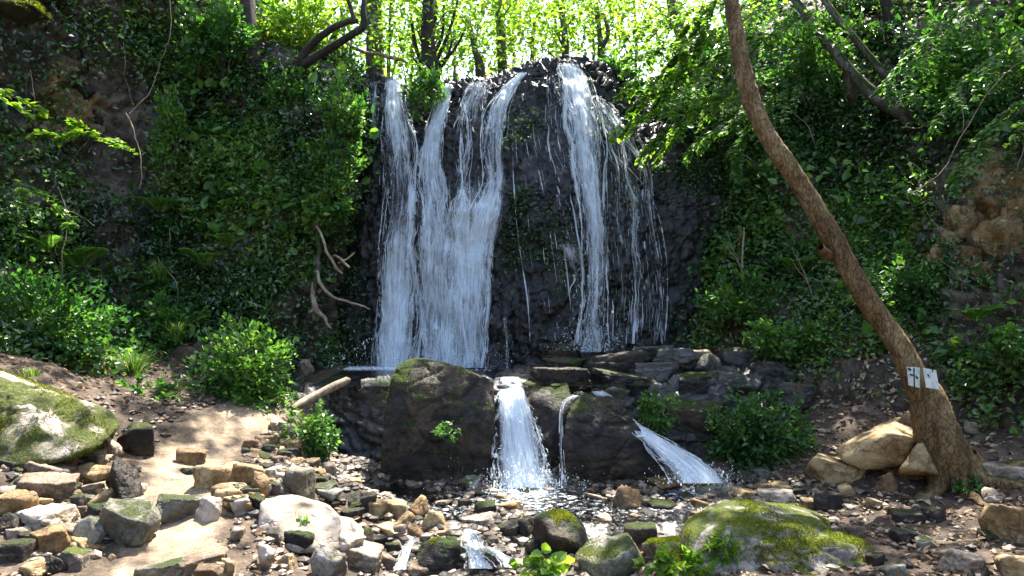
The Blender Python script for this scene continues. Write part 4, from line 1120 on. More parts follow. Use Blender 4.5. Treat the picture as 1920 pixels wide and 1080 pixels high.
# sunlit places: leaves are cut from the crowns between these and the sun
LIT = [(330,1040,4.2,.75),(330,950,4.8,.5),(440,855,5.8,.45),(500,785,6.8,.4),(90,715,5.25,.22),(10,695,5.1,.22),(60,900,5.0,.45),(100,990,4.6,.4),(560,955,5.0,.45),(640,1030,4.6,.45),
       (560,880,5.6,.35),(600,800,6.6,.35),(780,955,5.7,.45),(960,935,6.2,.5),(1120,945,6.1,.4),(1240,915,6.3,.35),(1370,950,5.4,.45),(1500,1040,4.7,.4),(1300,1040,4.9,.3),(1040,1060,4.7,.25),
       (1830,1050,4.8,.3),(1885,890,6.0,.3),(1690,960,5.6,.25),(1640,780,6.4,.2),(640,300,8.9,.6),(660,200,9,.5),(620,420,8.8,.4),(360,330,9,.35),(430,250,9.2,.3),(480,430,8.8,.25),(1040,705,7.4,.3),(1260,665,8.3,.45),(1135,735,7.1,.25),(960,715,7.2,.25),(1085,200,9.1,.55),(1100,300,8.9,.3),
       (745,200,9.5,.3),(905,170,9.6,.4),(640,220,9.2,.5),(620,330,9.0,.4),(600,430,8.9,.3),(600,560,8.8,.2),(315,210,9.2,.25),(310,270,9.2,.2),(1220,180,8.8,.45),(1290,110,9,.4),(1180,130,9,.3),
       (590,740,7.9,.25),(370,690,7.5,.2),(290,740,6.8,.25),(1460,120,9.5,.3),(180,240,7.8,.2),(20,190,7,.2),(460,650,7.3,.25)]
LITP = np.array([at(a, b, c) for a, b, c, _ in LIT])
LITR = np.array([d for *_, d in LIT])
def in_gap(pos):
    out = np.zeros(len(pos), bool)
    for p, r in zip(LITP, LITR):
        v = pos - p
        t = v @ SUN
        d = np.linalg.norm(v - t[:, None] * SUN, axis=1)
        out |= (t > .6) & (d < r * 1.3)
    q = np.stack([pos @ _e1, pos @ _e2, np.zeros(len(pos))], -1)
    return out & (fbm(q * 5.5, 3, 95, .6) > -.12)


_e1 = unit(np.cross(SUN, [0, 0, 1.0]))
_e2 = np.cross(SUN, _e1)
def dapple(pos):
    """Chinks that run through the whole roof of leaves towards the sun."""
    q = np.stack([pos @ _e1, pos @ _e2, np.zeros(len(pos))], -1)
    return fbm(q * 2.4, 3, 91, .6) > .02


def blob_points(centers, n, spread, rg, flat=.6):
    c = np.asarray(centers)[rg.integers(0, len(centers), n)]
    return c + rg.normal(size=(n, 3)) * spread * [1, 1, flat]


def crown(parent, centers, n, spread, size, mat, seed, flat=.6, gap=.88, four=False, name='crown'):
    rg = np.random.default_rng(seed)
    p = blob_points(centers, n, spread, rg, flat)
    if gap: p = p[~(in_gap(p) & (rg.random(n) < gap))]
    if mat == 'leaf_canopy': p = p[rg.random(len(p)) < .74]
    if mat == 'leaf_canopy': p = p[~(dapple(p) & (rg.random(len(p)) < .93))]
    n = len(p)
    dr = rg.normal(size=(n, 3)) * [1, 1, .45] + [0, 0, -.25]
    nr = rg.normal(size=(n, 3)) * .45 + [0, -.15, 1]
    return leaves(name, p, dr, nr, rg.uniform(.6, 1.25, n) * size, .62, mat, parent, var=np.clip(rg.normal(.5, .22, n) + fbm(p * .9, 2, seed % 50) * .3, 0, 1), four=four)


def limbs(base, ends, r0, rg, sag=.2):
    out = []
    for e in ends:
        e = np.asarray(e)
        m1 = base + (e - base) * .4 + rg.normal(size=3) * .15 * [1, 1, .4] + [0, 0, sag]
        out.append(([base, m1, e], [r0, r0 * .55, r0 * .12]))
    return out


def tree(name, label, trunk, mat, crown_c=None, crown_r=2.5, n=2600, size=.17, leafmat='leaf_canopy', seed=0, group=None, extra=(), k=9, spread=.55, flat=.45, gap=.88, cat='tree', seg=14, rough=.16, four=False, ztop=None):
    """trunk: list of (px,py,Y,half width px)."""
    rg = np.random.default_rng(seed)
    pts = np.array([at(a, b, c) for a, b, c, _ in trunk])
    rad = [d * c / F for _, _, c, d in trunk]
    root = empty(name, pts[0])
    tag(root, label, cat, group)
    lines = [(pts, rad)] + [(np.array([at(*q[:3]) for q in l]), [q[3] * q[2] / F for q in l]) for l in extra]
    ends = []
    if crown_c is not None:
        cc = np.array(crown_c, float)
        for i in range(k):
            th = i * 2.399 + seed
            rr = crown_r * math.sqrt((i + .5) / k)
            e = cc + [rr * math.cos(th), rr * math.sin(th), rg.uniform(-.35, .35)]
            ends.append(e)
        lines += limbs(pts[-1], ends, rad[-1] * .6, rg)
    tubes('trunk', lines, mat, root, seg=seg if n else seg, rough=rough, seed=seed)
    if crown_c is not None:
        mids = [pts[-1] * .35 + e * .65 for e in ends]
        crown(root, ends + mids, n, spread * crown_r / 2.5, size, leafmat, seed + 1, flat, gap, four)
    return root


# the leaning tree with its two small signs
def px_tree_leaning():
    T = [(1796,925,6.05,60),(1786,895,6.03,50),(1768,850,6.0,45),(1752,800,6.0,38),(1738,750,6.02,31),(1712,700,6.05,25),(1684,645,6.1,21.5),(1645,590,6.15,20),(1605,525,6.2,20),(1568,460,6.25,20),(1530,395,6.3,20),(1490,330,6.35,20),(1450,272,6.4,19),(1420,215,6.45,18),(1399,150,6.5,17),(1384,80,6.6,16.5),(1373,10,6.7,16),(1362,-80,6.85,15),(1345,-230,7.1,14),(1335,-380,7.4,12)]
    rg = np.random.default_rng(5)
    pts = np.array([at(a, b, c) for a, b, c, _ in T])
    rad = np.array([d * c / F for _, _, c, d in T])
    root = empty('leaning_tree', pts[0] * [1, 1, 0] + [0, 0, .03])
    tag(root, 'tall bare ochre-brown tree trunk leaning across the slope, flared foot beside angular rocks', 'tree')
    v, f = tube(pts, rad, 44, .028, .0, 3)
    # bark: scaly plates and shallow furrows
    C = catmull(np.column_stack([pts, rad]), len(v) // 44)
    ax = np.repeat(C[:, :3], 44, axis=0)
    d = unit(v - ax)
    q = np.stack([v[:, 0], v[:, 1], v[:, 2] * .45], -1)
    e1, e2, u = worley((q + .05 * np.stack([fbm(q * 5, 2, 1), fbm(q * 5, 2, 2), fbm(q * 5, 2, 3)], -1)) * 30, 5)
    r = np.linalg.norm(v - ax, axis=1)
    v = v + d * ((u - .5) * .008 - .006 * np.exp(-((e2 - e1) / .2) ** 2) + fbm(q * 9, 3, 8) * .012 + fbm(q * 2.2, 3, 18) * .028)[:, None]
    # buttress lobes at the foot
    low = np.clip((.55 - v[:, 2]) / .6, 0, 1) ** 1.5
    th = np.arctan2(d[:, 1], d[:, 0])
    v = v + d * (low * r * .22 * np.cos(th * 5 + 1))[:, None]
    mk('trunk', v, f, M['bark'], root)
    for a, l in ((-2.6, .42), (-1.75, .36), (-.9, .4), (-.2, .5), (2.6, .4)):
        o_ = np.array([math.cos(a), math.sin(a), 0])
        b0 = pts[1] * [1, 1, 0] + [0, 0, .12]
        q = [b0 + o_ * .10 + [0, 0, .10], b0 + o_ * .24, b0 + o_ * (.2 + l * .6), b0 + o_ * (.2 + l)]
        for v_ in q[1:]: v_[2] = float(gz(v_[0], v_[1])) + .03 - .05 * np.linalg.norm(v_[:2] - b0[:2])
        tubes('root', [(q, [.10, .075, .045, .012])], 'bark', root, seg=16, rough=.25, seed=int(l * 100))
    cc = np.array([1.9, 8.6, 8.4])
    ends = [cc + [2.4 * math.sqrt((i + .5) / 9) * math.cos(i * 2.4), 2.4 * math.sqrt((i + .5) / 9) * math.sin(i * 2.4), rg.uniform(-.3, .3)] for i in range(9)]
    tubes('limb', limbs(pts[-1], ends, .06, rg), 'bark', root)
    tubes('branch_stub', [([at(1552, 478, 6.25), at(1541, 468, 6.1), at(1538, 462, 6.04)], [.05, .035, .028])], 'bark', root)
    crown(root, ends + [pts[-1] * .4 + e * .6 for e in ends], 2600, .5, .17, 'leaf_canopy', 77, .45)  # crown out of view, placed to block the sun
    return root
px_tree_leaning()

m, nt, N = newmat('weathered_white_plate')
tc = N('ShaderNodeTexCoord').outputs['Object']
c = ramp(N, noise(N, tc, 30, 6, .7), [(.3, (.30, .36, .30)), (.5, (.58, .64, .56)), (.7, (.74, .76, .70))])
b = N('ShaderNodeBsdfPrincipled', i={'Base Color': c, 'Roughness': .45})
N('ShaderNodeOutputMaterial', i={0: b.outputs[0]})
M['plate'] = m
m, nt, N = newmat('sign_ink')
b = N('ShaderNodeBsdfPrincipled', i={'Base Color': (.03, .035, .03, 1), 'Roughness': .6})
N('ShaderNodeOutputMaterial', i={0: b.outputs[0]})
M['ink'] = m


def sign(label, corners, y, marks, yaw):
    """A thin plate with four pixel corners (its own distance y), marks as little pixel polygons on its face."""
    c = np.mean(corners, 0)
    root = empty('trail_sign', at(c[0], c[1], y))
    tag(root, label, 'sign', 'small signs on the leaning tree')
    def slab(name, poly, front, thick, mat):
        k = len(poly)
        A = np.array([at(a, b_, y) + [0, (a - c[0]) / F * y * yaw - front, 0] for a, b_ in poly])
        B = A + [0, thick, 0]
        fcs = [np.array([[0, 1, 2, 3]]), np.array([[7, 6, 5, 4]]), np.array([[i, i + 4, (i + 1) % 4 + 4, (i + 1) % 4] for i in range(4)])]
        return mk(name, np.vstack([A, B]), fcs, M[mat], root, smooth=False)
    slab('plate', corners, 0, .008, 'plate')
    for q in marks: slab('marking', q, .003, .002, 'ink')
    return root
sign('white plate wrapped on the trunk, with a dark slanting mark at its top', [(1698,687),(1727,690),(1727,728),(1702,722)], 5.79, [[(1700,688),(1708,692),(1706,696),(1699,692)], [(1704,700),(1712,702),(1711,705),(1704,703)], [(1712,690),(1715,690),(1716,727),(1713,727)], [(1718,704),(1724,708),(1722,712),(1717,708)]], .35)
sign('pale greenish plate at the edge of the trunk beside the wrapped plate', [(1733,690),(1754,694),(1759,730),(1738,727)], 5.80, [[(1739,701),(1742,702),(1744,708),(1741,706)], [(1747,692),(1749,692),(1749,697),(1747,697)]], -.3)

# trees on the slopes, their crowns out of view added to shade the hollow
SL = 'trees on the slopes around the fall'
tree('mossy_tree', 'pale moss-covered trunk leaning up the slope, forked at its foot', [(1722,232,9.25,13),(1680,205,9.25,14),(1640,180,9.3,13),(1600,140,9.4,11),(1560,90,9.5,9),(1520,40,9.6,8),(1478,-20,9.8,7),(1420,-120,10,6),(1360,-260,10.4,6)], 'bark_moss', (3.6,11.2,9.0), 2.9, 2800, seed=201, group=SL,
     extra=[[(1592,130,9.4,12),(1594,170,9.6,12),(1600,225,10.1,14)], [(1690,222,9.2,8),(1720,238,9.1,7),(1770,222,9.0,5),(1790,212,9.0,3)]])
tree('mossy_tree', 'darker leaning trunk close behind the pale moss-covered one', [(1722,215,9.6,7),(1690,190,9.6,7),(1650,130,9.7,7),(1605,75,9.8,6),(1560,20,9.9,6),(1530,-30,10,6),(1480,-160,10.4,6)], 'bark_moss', (5.2,10.2,9.3), 2.6, 2400, seed=204, group=SL)
tree('tree', 'slim dark trunk high on the slope above the moss-covered trunks', [(1700,110,10.3,12),(1680,60,10.4,11),(1660,0,10.5,10),(1640,-90,10.8,9),(1640,-220,11,8)], 'bark_dark', (6.6,9.2,8.8), 2.8, 2600, seed=207, group=SL)
tree('tree', 'dark trunk rising among ivy at the top of the overgrown slope', [(478,180,9.75,20),(474,130,9.8,17),(470,80,9.9,15),(466,30,10,14),(462,-60,10.2,13),(455,-260,10.6,11)], 'bark_dark', (-3.0,11.4,9.2), 2.8, 2800, seed=210, group=SL)
tree('tree', 'black crooked tree whose two limbs reach out over the fall', [(528,215,9.75,15),(540,165,9.7,13),(556,132,9.7,11),(590,108,9.6,8),(630,84,9.5,7),(664,62,9.4,7),(682,48,9.4,7),(681,20,9.4,5.5),(684,-20,9.5,5),(690,-160,10,4)], 'bark_dark', (-1.6,12.4,9.0), 2.6, 2400, seed=213, group=SL, seg=12,
     extra=[[(552,136,9.7,9),(572,98,9.6,7.5),(610,62,9.5,6.5),(650,41,9.4,6),(672,40,9.4,5)], [(664,38,9.4,5),(658,15,9.4,4),(650,-12,9.4,3.5),(640,-90,9.6,2.5)]])
tree('tree', 'unseen tree added for shade beyond the moss-covered overhang', [(-420,260,6.9,30),(-430,100,6.9,28),(-440,-100,7,26),(-420,-320,7.2,22)], 'bark_dark', (-5.6,9.0,8.8), 3.0, 3000, seed=216, group=SL)  # this and the next two are out of view, added to cast shade
tree('tree', 'unseen tree added for shade at the crest of the rock face', [(60,-200,9.6,22),(50,-300,9.7,20),(40,-420,9.8,16)], 'bark_dark', (-5.4,12.4,9.6), 2.8, 2600, seed=219, group=SL)
tree('tree', 'unseen tree added for shade on the bank beyond the ochre boulder', [(2500,520,5.6,34),(2480,300,5.7,30),(2460,0,5.9,26),(2400,-350,6.2,22)], 'bark_grey', (5.6,7.2,8.6), 2.6, 2400, seed=222, group=SL)
tree('tree', 'leafy tree standing just behind the lip of the gap in the cliff', [(812,190,11.5,20),(806,120,11.6,16),(802,60,11.7,13),(806,-40,11.9,11),(815,-200,12.2,9)], 'bark_dark', (.3,12.6,9.2), 2.6, 2200, seed=225, group=SL, spread=.6)

# wood beyond the lip of the fall
WD = 'trees in the sunny wood above the fall'
def bgtree(label, trunk, mat, cl, n, seed, size=.12, spread=.6, leaf='leaf_sun', extra=()):
    """A tree in sight beyond the lip; cl = crown clump centres (px,py,Y)."""
    rg = np.random.default_rng(seed)
    pts = np.array([at(a, b, c) for a, b, c, _ in trunk])
    root = empty('tree', pts[0])
    tag(root, label, 'tree', WD)
    lines = [(pts, [d * c / F for _, _, c, d in trunk])] + [(np.array([at(*q[:3]) for q in l]), [q[3] * q[2] / F for q in l]) for l in extra]
    cen = [at(*q) for q in cl]
    for e in cen:
        i = int(np.argmin(np.abs(pts[:, 2] - (e[2] - .5))))
        lines.append(([pts[i], pts[i] * .45 + e * .55 + [0, 0, .1], e], [.022, .013, .004]))
    tubes('trunk', lines, mat, root, seg=9, seed=seed, rough=.2)
    crown(root, cen, int(n * .9), spread * 1.15, size * .82, leaf, seed + 3, .6, .6)
    return root
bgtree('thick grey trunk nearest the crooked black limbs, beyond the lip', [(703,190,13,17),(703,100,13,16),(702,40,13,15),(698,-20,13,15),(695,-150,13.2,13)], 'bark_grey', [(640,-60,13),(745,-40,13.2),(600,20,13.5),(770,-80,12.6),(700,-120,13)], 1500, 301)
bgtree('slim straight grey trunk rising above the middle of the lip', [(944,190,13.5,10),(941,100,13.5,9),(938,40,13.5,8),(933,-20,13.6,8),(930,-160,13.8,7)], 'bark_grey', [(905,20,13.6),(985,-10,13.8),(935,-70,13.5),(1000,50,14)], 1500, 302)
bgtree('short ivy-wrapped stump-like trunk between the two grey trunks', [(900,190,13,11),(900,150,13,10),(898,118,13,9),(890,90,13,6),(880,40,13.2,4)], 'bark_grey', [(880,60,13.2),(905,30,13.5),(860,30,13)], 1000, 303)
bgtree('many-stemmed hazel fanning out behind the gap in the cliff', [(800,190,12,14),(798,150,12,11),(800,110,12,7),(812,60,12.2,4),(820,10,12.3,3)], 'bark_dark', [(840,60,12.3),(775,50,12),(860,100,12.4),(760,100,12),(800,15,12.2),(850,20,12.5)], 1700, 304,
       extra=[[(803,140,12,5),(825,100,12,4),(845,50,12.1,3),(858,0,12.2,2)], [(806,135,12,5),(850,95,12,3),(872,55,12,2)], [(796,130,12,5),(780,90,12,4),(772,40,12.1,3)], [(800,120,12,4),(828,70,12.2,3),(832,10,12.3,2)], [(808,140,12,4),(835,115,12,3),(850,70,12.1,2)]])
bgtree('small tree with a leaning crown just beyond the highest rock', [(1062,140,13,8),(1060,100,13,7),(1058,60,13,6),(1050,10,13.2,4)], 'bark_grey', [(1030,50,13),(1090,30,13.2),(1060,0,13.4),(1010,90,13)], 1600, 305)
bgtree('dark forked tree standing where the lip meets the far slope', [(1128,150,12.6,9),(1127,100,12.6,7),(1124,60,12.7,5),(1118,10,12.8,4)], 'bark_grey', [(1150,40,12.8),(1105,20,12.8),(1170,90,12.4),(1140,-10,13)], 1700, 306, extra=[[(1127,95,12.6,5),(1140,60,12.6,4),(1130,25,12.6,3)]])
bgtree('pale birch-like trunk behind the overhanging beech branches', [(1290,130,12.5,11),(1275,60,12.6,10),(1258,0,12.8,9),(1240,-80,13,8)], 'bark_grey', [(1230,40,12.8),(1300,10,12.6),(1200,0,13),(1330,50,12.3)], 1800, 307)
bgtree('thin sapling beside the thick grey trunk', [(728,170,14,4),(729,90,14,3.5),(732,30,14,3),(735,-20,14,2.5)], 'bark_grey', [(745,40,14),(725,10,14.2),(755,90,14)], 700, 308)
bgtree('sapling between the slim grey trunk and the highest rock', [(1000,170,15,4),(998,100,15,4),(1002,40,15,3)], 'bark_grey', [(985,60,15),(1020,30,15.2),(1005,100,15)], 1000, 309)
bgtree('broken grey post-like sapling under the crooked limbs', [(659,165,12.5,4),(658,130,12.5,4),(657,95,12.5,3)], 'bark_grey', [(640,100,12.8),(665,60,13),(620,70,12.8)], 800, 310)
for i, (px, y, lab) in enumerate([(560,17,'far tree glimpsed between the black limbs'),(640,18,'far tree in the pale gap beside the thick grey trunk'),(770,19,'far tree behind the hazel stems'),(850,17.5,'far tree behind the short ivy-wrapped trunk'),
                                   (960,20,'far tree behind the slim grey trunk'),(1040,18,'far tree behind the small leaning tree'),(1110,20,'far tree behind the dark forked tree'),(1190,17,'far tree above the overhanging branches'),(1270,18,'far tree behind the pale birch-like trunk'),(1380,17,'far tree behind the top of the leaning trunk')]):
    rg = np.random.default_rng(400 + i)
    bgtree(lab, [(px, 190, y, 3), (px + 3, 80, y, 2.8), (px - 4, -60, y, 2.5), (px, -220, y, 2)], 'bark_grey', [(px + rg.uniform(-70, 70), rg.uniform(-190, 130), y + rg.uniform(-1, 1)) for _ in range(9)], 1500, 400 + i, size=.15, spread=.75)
# the wood far behind reads as one mass
rg = np.random.default_rng(9)
n = 5200
p = np.stack([rg.uniform(-17, 19, n), rg.uniform(22, 34, n), rg.uniform(4, 13, n)], -1)
p = p[fbm(p * .45, 3, 3) + .1 * fbm(p * 2, 2, 4) > -.05]
n = len(p)
tag(leaves('foliage', p, rg.normal(size=(n, 3)), rg.normal(size=(n, 3)) + [0, 0, 1], rg.uniform(.2, .4, n), .65, 'leaf_sun', None, four=True), 'pale green foliage of the wood far beyond the fall', None, None, 'stuff')

# ---------------------------------------------------------------- growth on the slopes
def on_net(G, n, wfun, rg):
    """Random points on a slope grid with weight wfun(px,py,P); returns positions and outward normals."""
    c = (G[:-1, :-1] + G[1:, 1:]) / 2
    e1, e2 = G[1:, :-1] - G[:-1, :-1], G[:-1, 1:] - G[:-1, :-1]
    nr = np.cross(e1, e2)
    ar = np.linalg.norm(nr, axis=-1)
    nr = nr / np.maximum(ar[..., None], 1e-9)
    nr = nr * np.where(((c - EYE) * nr).sum(-1, keepdims=True) > 0, -1, 1)
    px = 960 + c[..., 0] / c[..., 1] * F
    py = 540 - (c[..., 2] - 1.6) / c[..., 1] * F
    wt = ar * wfun(px, py, c)
    wt = np.where((px > -260) & (px < 2180) & (py > -260), wt, wt * .25)
    wt = (wt / wt.sum()).ravel()
    k = rg.choice(len(wt), n, p=wt)
    i, j = np.unravel_index(k, ar.shape)
    return G[i, j] + rg.random((n, 1)) * e1[i, j] + rg.random((n, 1)) * e2[i, j], nr[i, j]


def cover(name, label, G, n, wfun, seed, size, mat, height=.22, lean=(0, -.5, .2), four=True, wr=.62, clump=1.6, vbias=0.0):
    rg = np.random.default_rng(seed)
    p, nr = on_net(G, n, wfun, rg)
    cl = np.clip(fbm(p * clump, 3, seed % 60) * 1.6 + .45, 0, 1)
    p = p + nr * (rg.random(n) ** .7 * height * (.15 + cl))[:, None] + rg.normal(size=(n, 3)) * .02
    dr = rg.normal(size=(n, 3)) * .8 + np.array(lean) + nr * .35
    up = nr * .7 + [0, -.1, .8] + rg.normal(size=(n, 3)) * .38
    var = np.clip(.46 + vbias + fbm(p * 1.3, 3, seed % 40 + 2) * .85 + rg.normal(size=n) * .2, 0, 1)
    o = leaves(name, p, dr, up, rg.uniform(.55, 1.3, n) * size, wr, mat, None, var=var, four=four)
    return tag(o, label, None, None, 'stuff')


def bump(px, py, x, y, rx, ry): return np.exp(-((px - x) / rx) ** 2 - ((py - y) / ry) ** 2)


def w_left(px, py, c):
    d = .05 + sstep(-.22, .2, fbm(c * 1.5, 5, 71))
    d = d * (1 - .8 * sstep(330, 230, px) * sstep(440, 380, py))      # bare rock face
    d = d * (1 - .92 * bump(px, py, 232, 560, 45, 75)) * (1 - .7 * bump(px, py, 520, 330, 32, 120)) * (1 - .75 * bump(px, py, 545, 560, 70, 90))
    d = d * (1 - .85 * sstep(668, 705, py)) * (1 - .6 * bump(px, py, 340, 670, 50, 40)) * (1 - .6 * bump(px, py, 60, 440, 60, 30))
    return d
def w_right(px, py, c):
    d = .05 + sstep(-.2, .22, fbm(c * 1.4, 5, 83))
    d = d * (1 - .85 * bump(px, py, 1830, 420, 110, 80)) * (1 - .8 * bump(px, py, 1790, 270, 110, 45)) * (1 - .6 * bump(px, py, 1600, 700, 130, 60))
    d = d * (1 - .8 * sstep(690, 760, py) * sstep(1450, 1560, px)) * (1 - .9 * sstep(1460, 1400, px) * sstep(640, 690, py))
    return d
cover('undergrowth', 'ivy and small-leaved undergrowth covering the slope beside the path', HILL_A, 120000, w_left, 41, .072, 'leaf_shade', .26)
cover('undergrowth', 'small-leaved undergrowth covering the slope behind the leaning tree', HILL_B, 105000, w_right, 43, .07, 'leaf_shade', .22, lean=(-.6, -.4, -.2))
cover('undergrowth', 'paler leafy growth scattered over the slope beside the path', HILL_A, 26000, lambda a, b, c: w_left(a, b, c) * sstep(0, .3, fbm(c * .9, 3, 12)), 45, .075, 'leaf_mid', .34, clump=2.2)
cover('undergrowth', 'paler leafy growth scattered over the slope behind the leaning tree', HILL_B, 26000, lambda a, b, c: w_right(a, b, c) * sstep(-.05, .3, fbm(c * .9, 3, 15)) * (1 + 2 * bump(a, b, 1400, 120, 180, 110)), 46, .075, 'leaf_mid', .34, clump=2.2, lean=(-.7, -.4, -.2))
cover('undergrowth', 'scattered broad-leaved weeds on the slope beside the path', HILL_A, 2600, lambda a, b, c: w_left(a, b, c) * sstep(-.1, .2, fbm(c * 1.5, 3, 33)), 55, .13, 'leaf_mid', .3, clump=2.5, four=False, wr=.75, vbias=.05)
cover('undergrowth', 'scattered broad-leaved weeds on the slope behind the leaning tree', HILL_B, 2600, lambda a, b, c: w_right(a, b, c) * sstep(-.1, .2, fbm(c * 1.5, 3, 35)), 56, .12, 'leaf_mid', .3, clump=2.5, four=False, wr=.75, vbias=.05, lean=(-.6, -.3, -.2))
cover('moss_and_ferns', 'small moss and fern tufts on the dark cliff', CLIFF[:, :235], 9000, lambda a, b, c: sstep(.12, .35, fbm(c * 1.4, 4, 19)) * (.15 + bump(a, b, 985, 420, 60, 170) + bump(a, b, 670, 420, 40, 200) + bump(a, b, 1290, 330, 70, 260) + bump(a, b, 785, 260, 22, 140)), 47, .045, 'leaf_shade', .06)
cover('dead_leaves', 'brown fallen leaves on the slope beside the path', HILL_A, 9000, lambda a, b, c: sstep(560, 700, b) + .35 + 2 * bump(a, b, 232, 580, 60, 80), 48, .06, 'litter', .04)
cover('dead_leaves', 'brown fallen leaves on the slope behind the leaning tree', HILL_B, 9000, lambda a, b, c: sstep(480, 680, b) * 1.2 + .3, 49, .06, 'litter', .04)
# leaf litter on the ground
rg = np.random.default_rng(50)
n = 15000
x, y = rg.uniform(-4.6, 5.4, n), rg.uniform(3.3, 7.6, n)
k = (pdist(x, y, PATH) > .36 + .2 * rg.random(n)) & ((pdist(x, y, BED) > .9) | (rg.random(n) < .06)) & ((x > 1.3) | (rg.random(n) < .45))
x, y = x[k], y[k]
n = len(x)
p = np.stack([x, y, gz(x, y) + .006 + .02 * rg.random(n)], -1)
tag(leaves('leaf_litter', p, rg.normal(size=(n, 3)) * [1, 1, .25], rg.normal(size=(n, 3)) * .35 + [0, 0, 1], rg.uniform(.025, .07, n), .55, 'litter', None, four=False), 'dead leaves and litter on the soil of both banks', None, None, 'stuff')


# ---------------------------------------------------------------- single plants
def shrub(name, label, px, py, y, rx, ry, n, size, mat, seed, cat='shrub', group=None, depth=.8, stems=7, wr=.62, vb=.0, four=False, lean=(0, -.3, .1), hollow=.45):
    """A bush: leaves through an uneven rounded volume, on stems from its foot."""
    rg = np.random.default_rng(seed)
    c = at(px, py, y)
    rad = np.array([rx * y / F, rx * y / F * depth, ry * y / F])
    foot = c - [0, 0, rad[2] * .95]
    root = empty(name, foot)
    tag(root, label, cat, group)
    nt = max(stems, int(14 + n / 90))
    d = unit(rg.normal(size=(nt, 3)) + [0, -.1, -.05])
    tip = c + d * rad * (rg.uniform(.55, 1.2, nt) * (1 + .35 * fbm(d * 2 + seed, 2, seed % 30)))[:, None]
    base = foot + rg.normal(size=(nt, 3)) * rad * [.22, .22, .04]
    mid = base * .45 + tip * .55 + rg.normal(size=(nt, 3)) * rad * .12 + [0, 0, 1] * rad * .12
    k_ = rg.integers(0, nt, n)
    s_ = (.28 + .74 * rg.random(n) ** .75)[:, None]
    p = (1 - s_) ** 2 * base[k_] + 2 * s_ * (1 - s_) * mid[k_] + s_ ** 2 * tip[k_]
    p = p + rg.normal(size=(n, 3)) * min(rad[0], rad[2]) * np.array([.17, .17, .11]) * (1.25 - .6 * s_)
    dd = unit(p - c)
    var = np.clip(.47 + vb + fbm(p * 2.5, 2, 5) * .45 + rg.normal(size=n) * .2 + (rg.random(nt)[k_] - .5) * .3, 0, 1)
    leaves('foliage', p, (tip - mid)[k_] * 2.2 + dd * .4 + rg.normal(size=(n, 3)) * .55 + np.array(lean), rg.normal(size=(n, 3)) * .42 + dd * .3 + [0, -.1, .8], rg.uniform(.5, 1.35, n) * size, wr, mat, root, var=var, four=four)
    ls = [([base[i], mid[i] * .5 + (base[i] * .25 + tip[i] * .25), tip[i]], [.006, .0045, .0015]) for i in range(min(nt, 36))]
    tubes('stem', ls, 'bark_grey', root, seg=5, rough=0, step=.06)
    return root


def spray(name, label, lines, n, size, mat, seed, cat='branch', group=None, wr=.6, w=.12, stem=.006, droop=-.1, vb=0.1, stemmat='bark_dark', twigs=6, flat=.35):
    """Leafy branches: each line is (px,py,Y) points; side twigs carry flat sprays of leaves."""
    rg = np.random.default_rng(seed)
    Ls = [np.array([at(*q) for q in l]) for l in lines]
    root = empty(name, Ls[0][0])
    tag(root, label, cat, group)
    tl, P_, D_ = [], [], []
    for L in Ls:
        C = catmull(L, 24)
        ln = np.linalg.norm(np.diff(C, axis=0), axis=1).sum()
        tl.append((L, list(np.linspace(stem, stem * .3, len(L)))))
        T = unit(np.gradient(C, axis=0))
        m_ = int(n / len(Ls))
        nt_ = max(3, int(twigs * ln))
        for j in range(nt_):
            s_ = (j + rg.random()) / nt_
            i = int(s_ * 23)
            sd_ = unit(np.cross(T[i], [0, 0, 1])) * (1 if j % 2 else -1)
            td = unit(T[i] * .8 + sd_ * .8 + [0, 0, droop] + rg.normal(size=3) * .15)
            tlen = w * (1.6 - s_) * rg.uniform(.6, 1.3) * 2
            tl.append(([C[i], C[i] + td * tlen * .5, C[i] + td * tlen + [0, 0, droop * tlen]], [stem * .4, stem * .3, stem * .15]))
            q = rg.random(m_ // nt_)
            pp = C[i] + td * (q * tlen)[:, None] + [0, 0, 1] * (droop * q * q * tlen)[:, None]
            sg = np.where(rg.random(len(q)) < .5, 1, -1)[:, None]
            s2 = unit(np.cross(td, [0, 0, 1]))
            P_.append(pp + rg.normal(size=pp.shape) * .008)
            D_.append(td * .7 + s2 * sg * .8 + rg.normal(size=pp.shape) * .25)
    p, dr = np.vstack(P_), np.vstack(D_)
    k = len(p)
    leaves('foliage', p, dr, rg.normal(size=(k, 3)) * flat + [0, -.25, 1], rg.uniform(.6, 1.25, k) * size, wr, mat, root, var=np.clip(.5 + vb + rg.normal(size=k) * .2, 0, 1))
    tubes('stem', tl, stemmat, root, seg=5, rough=0, step=.05)
    return root


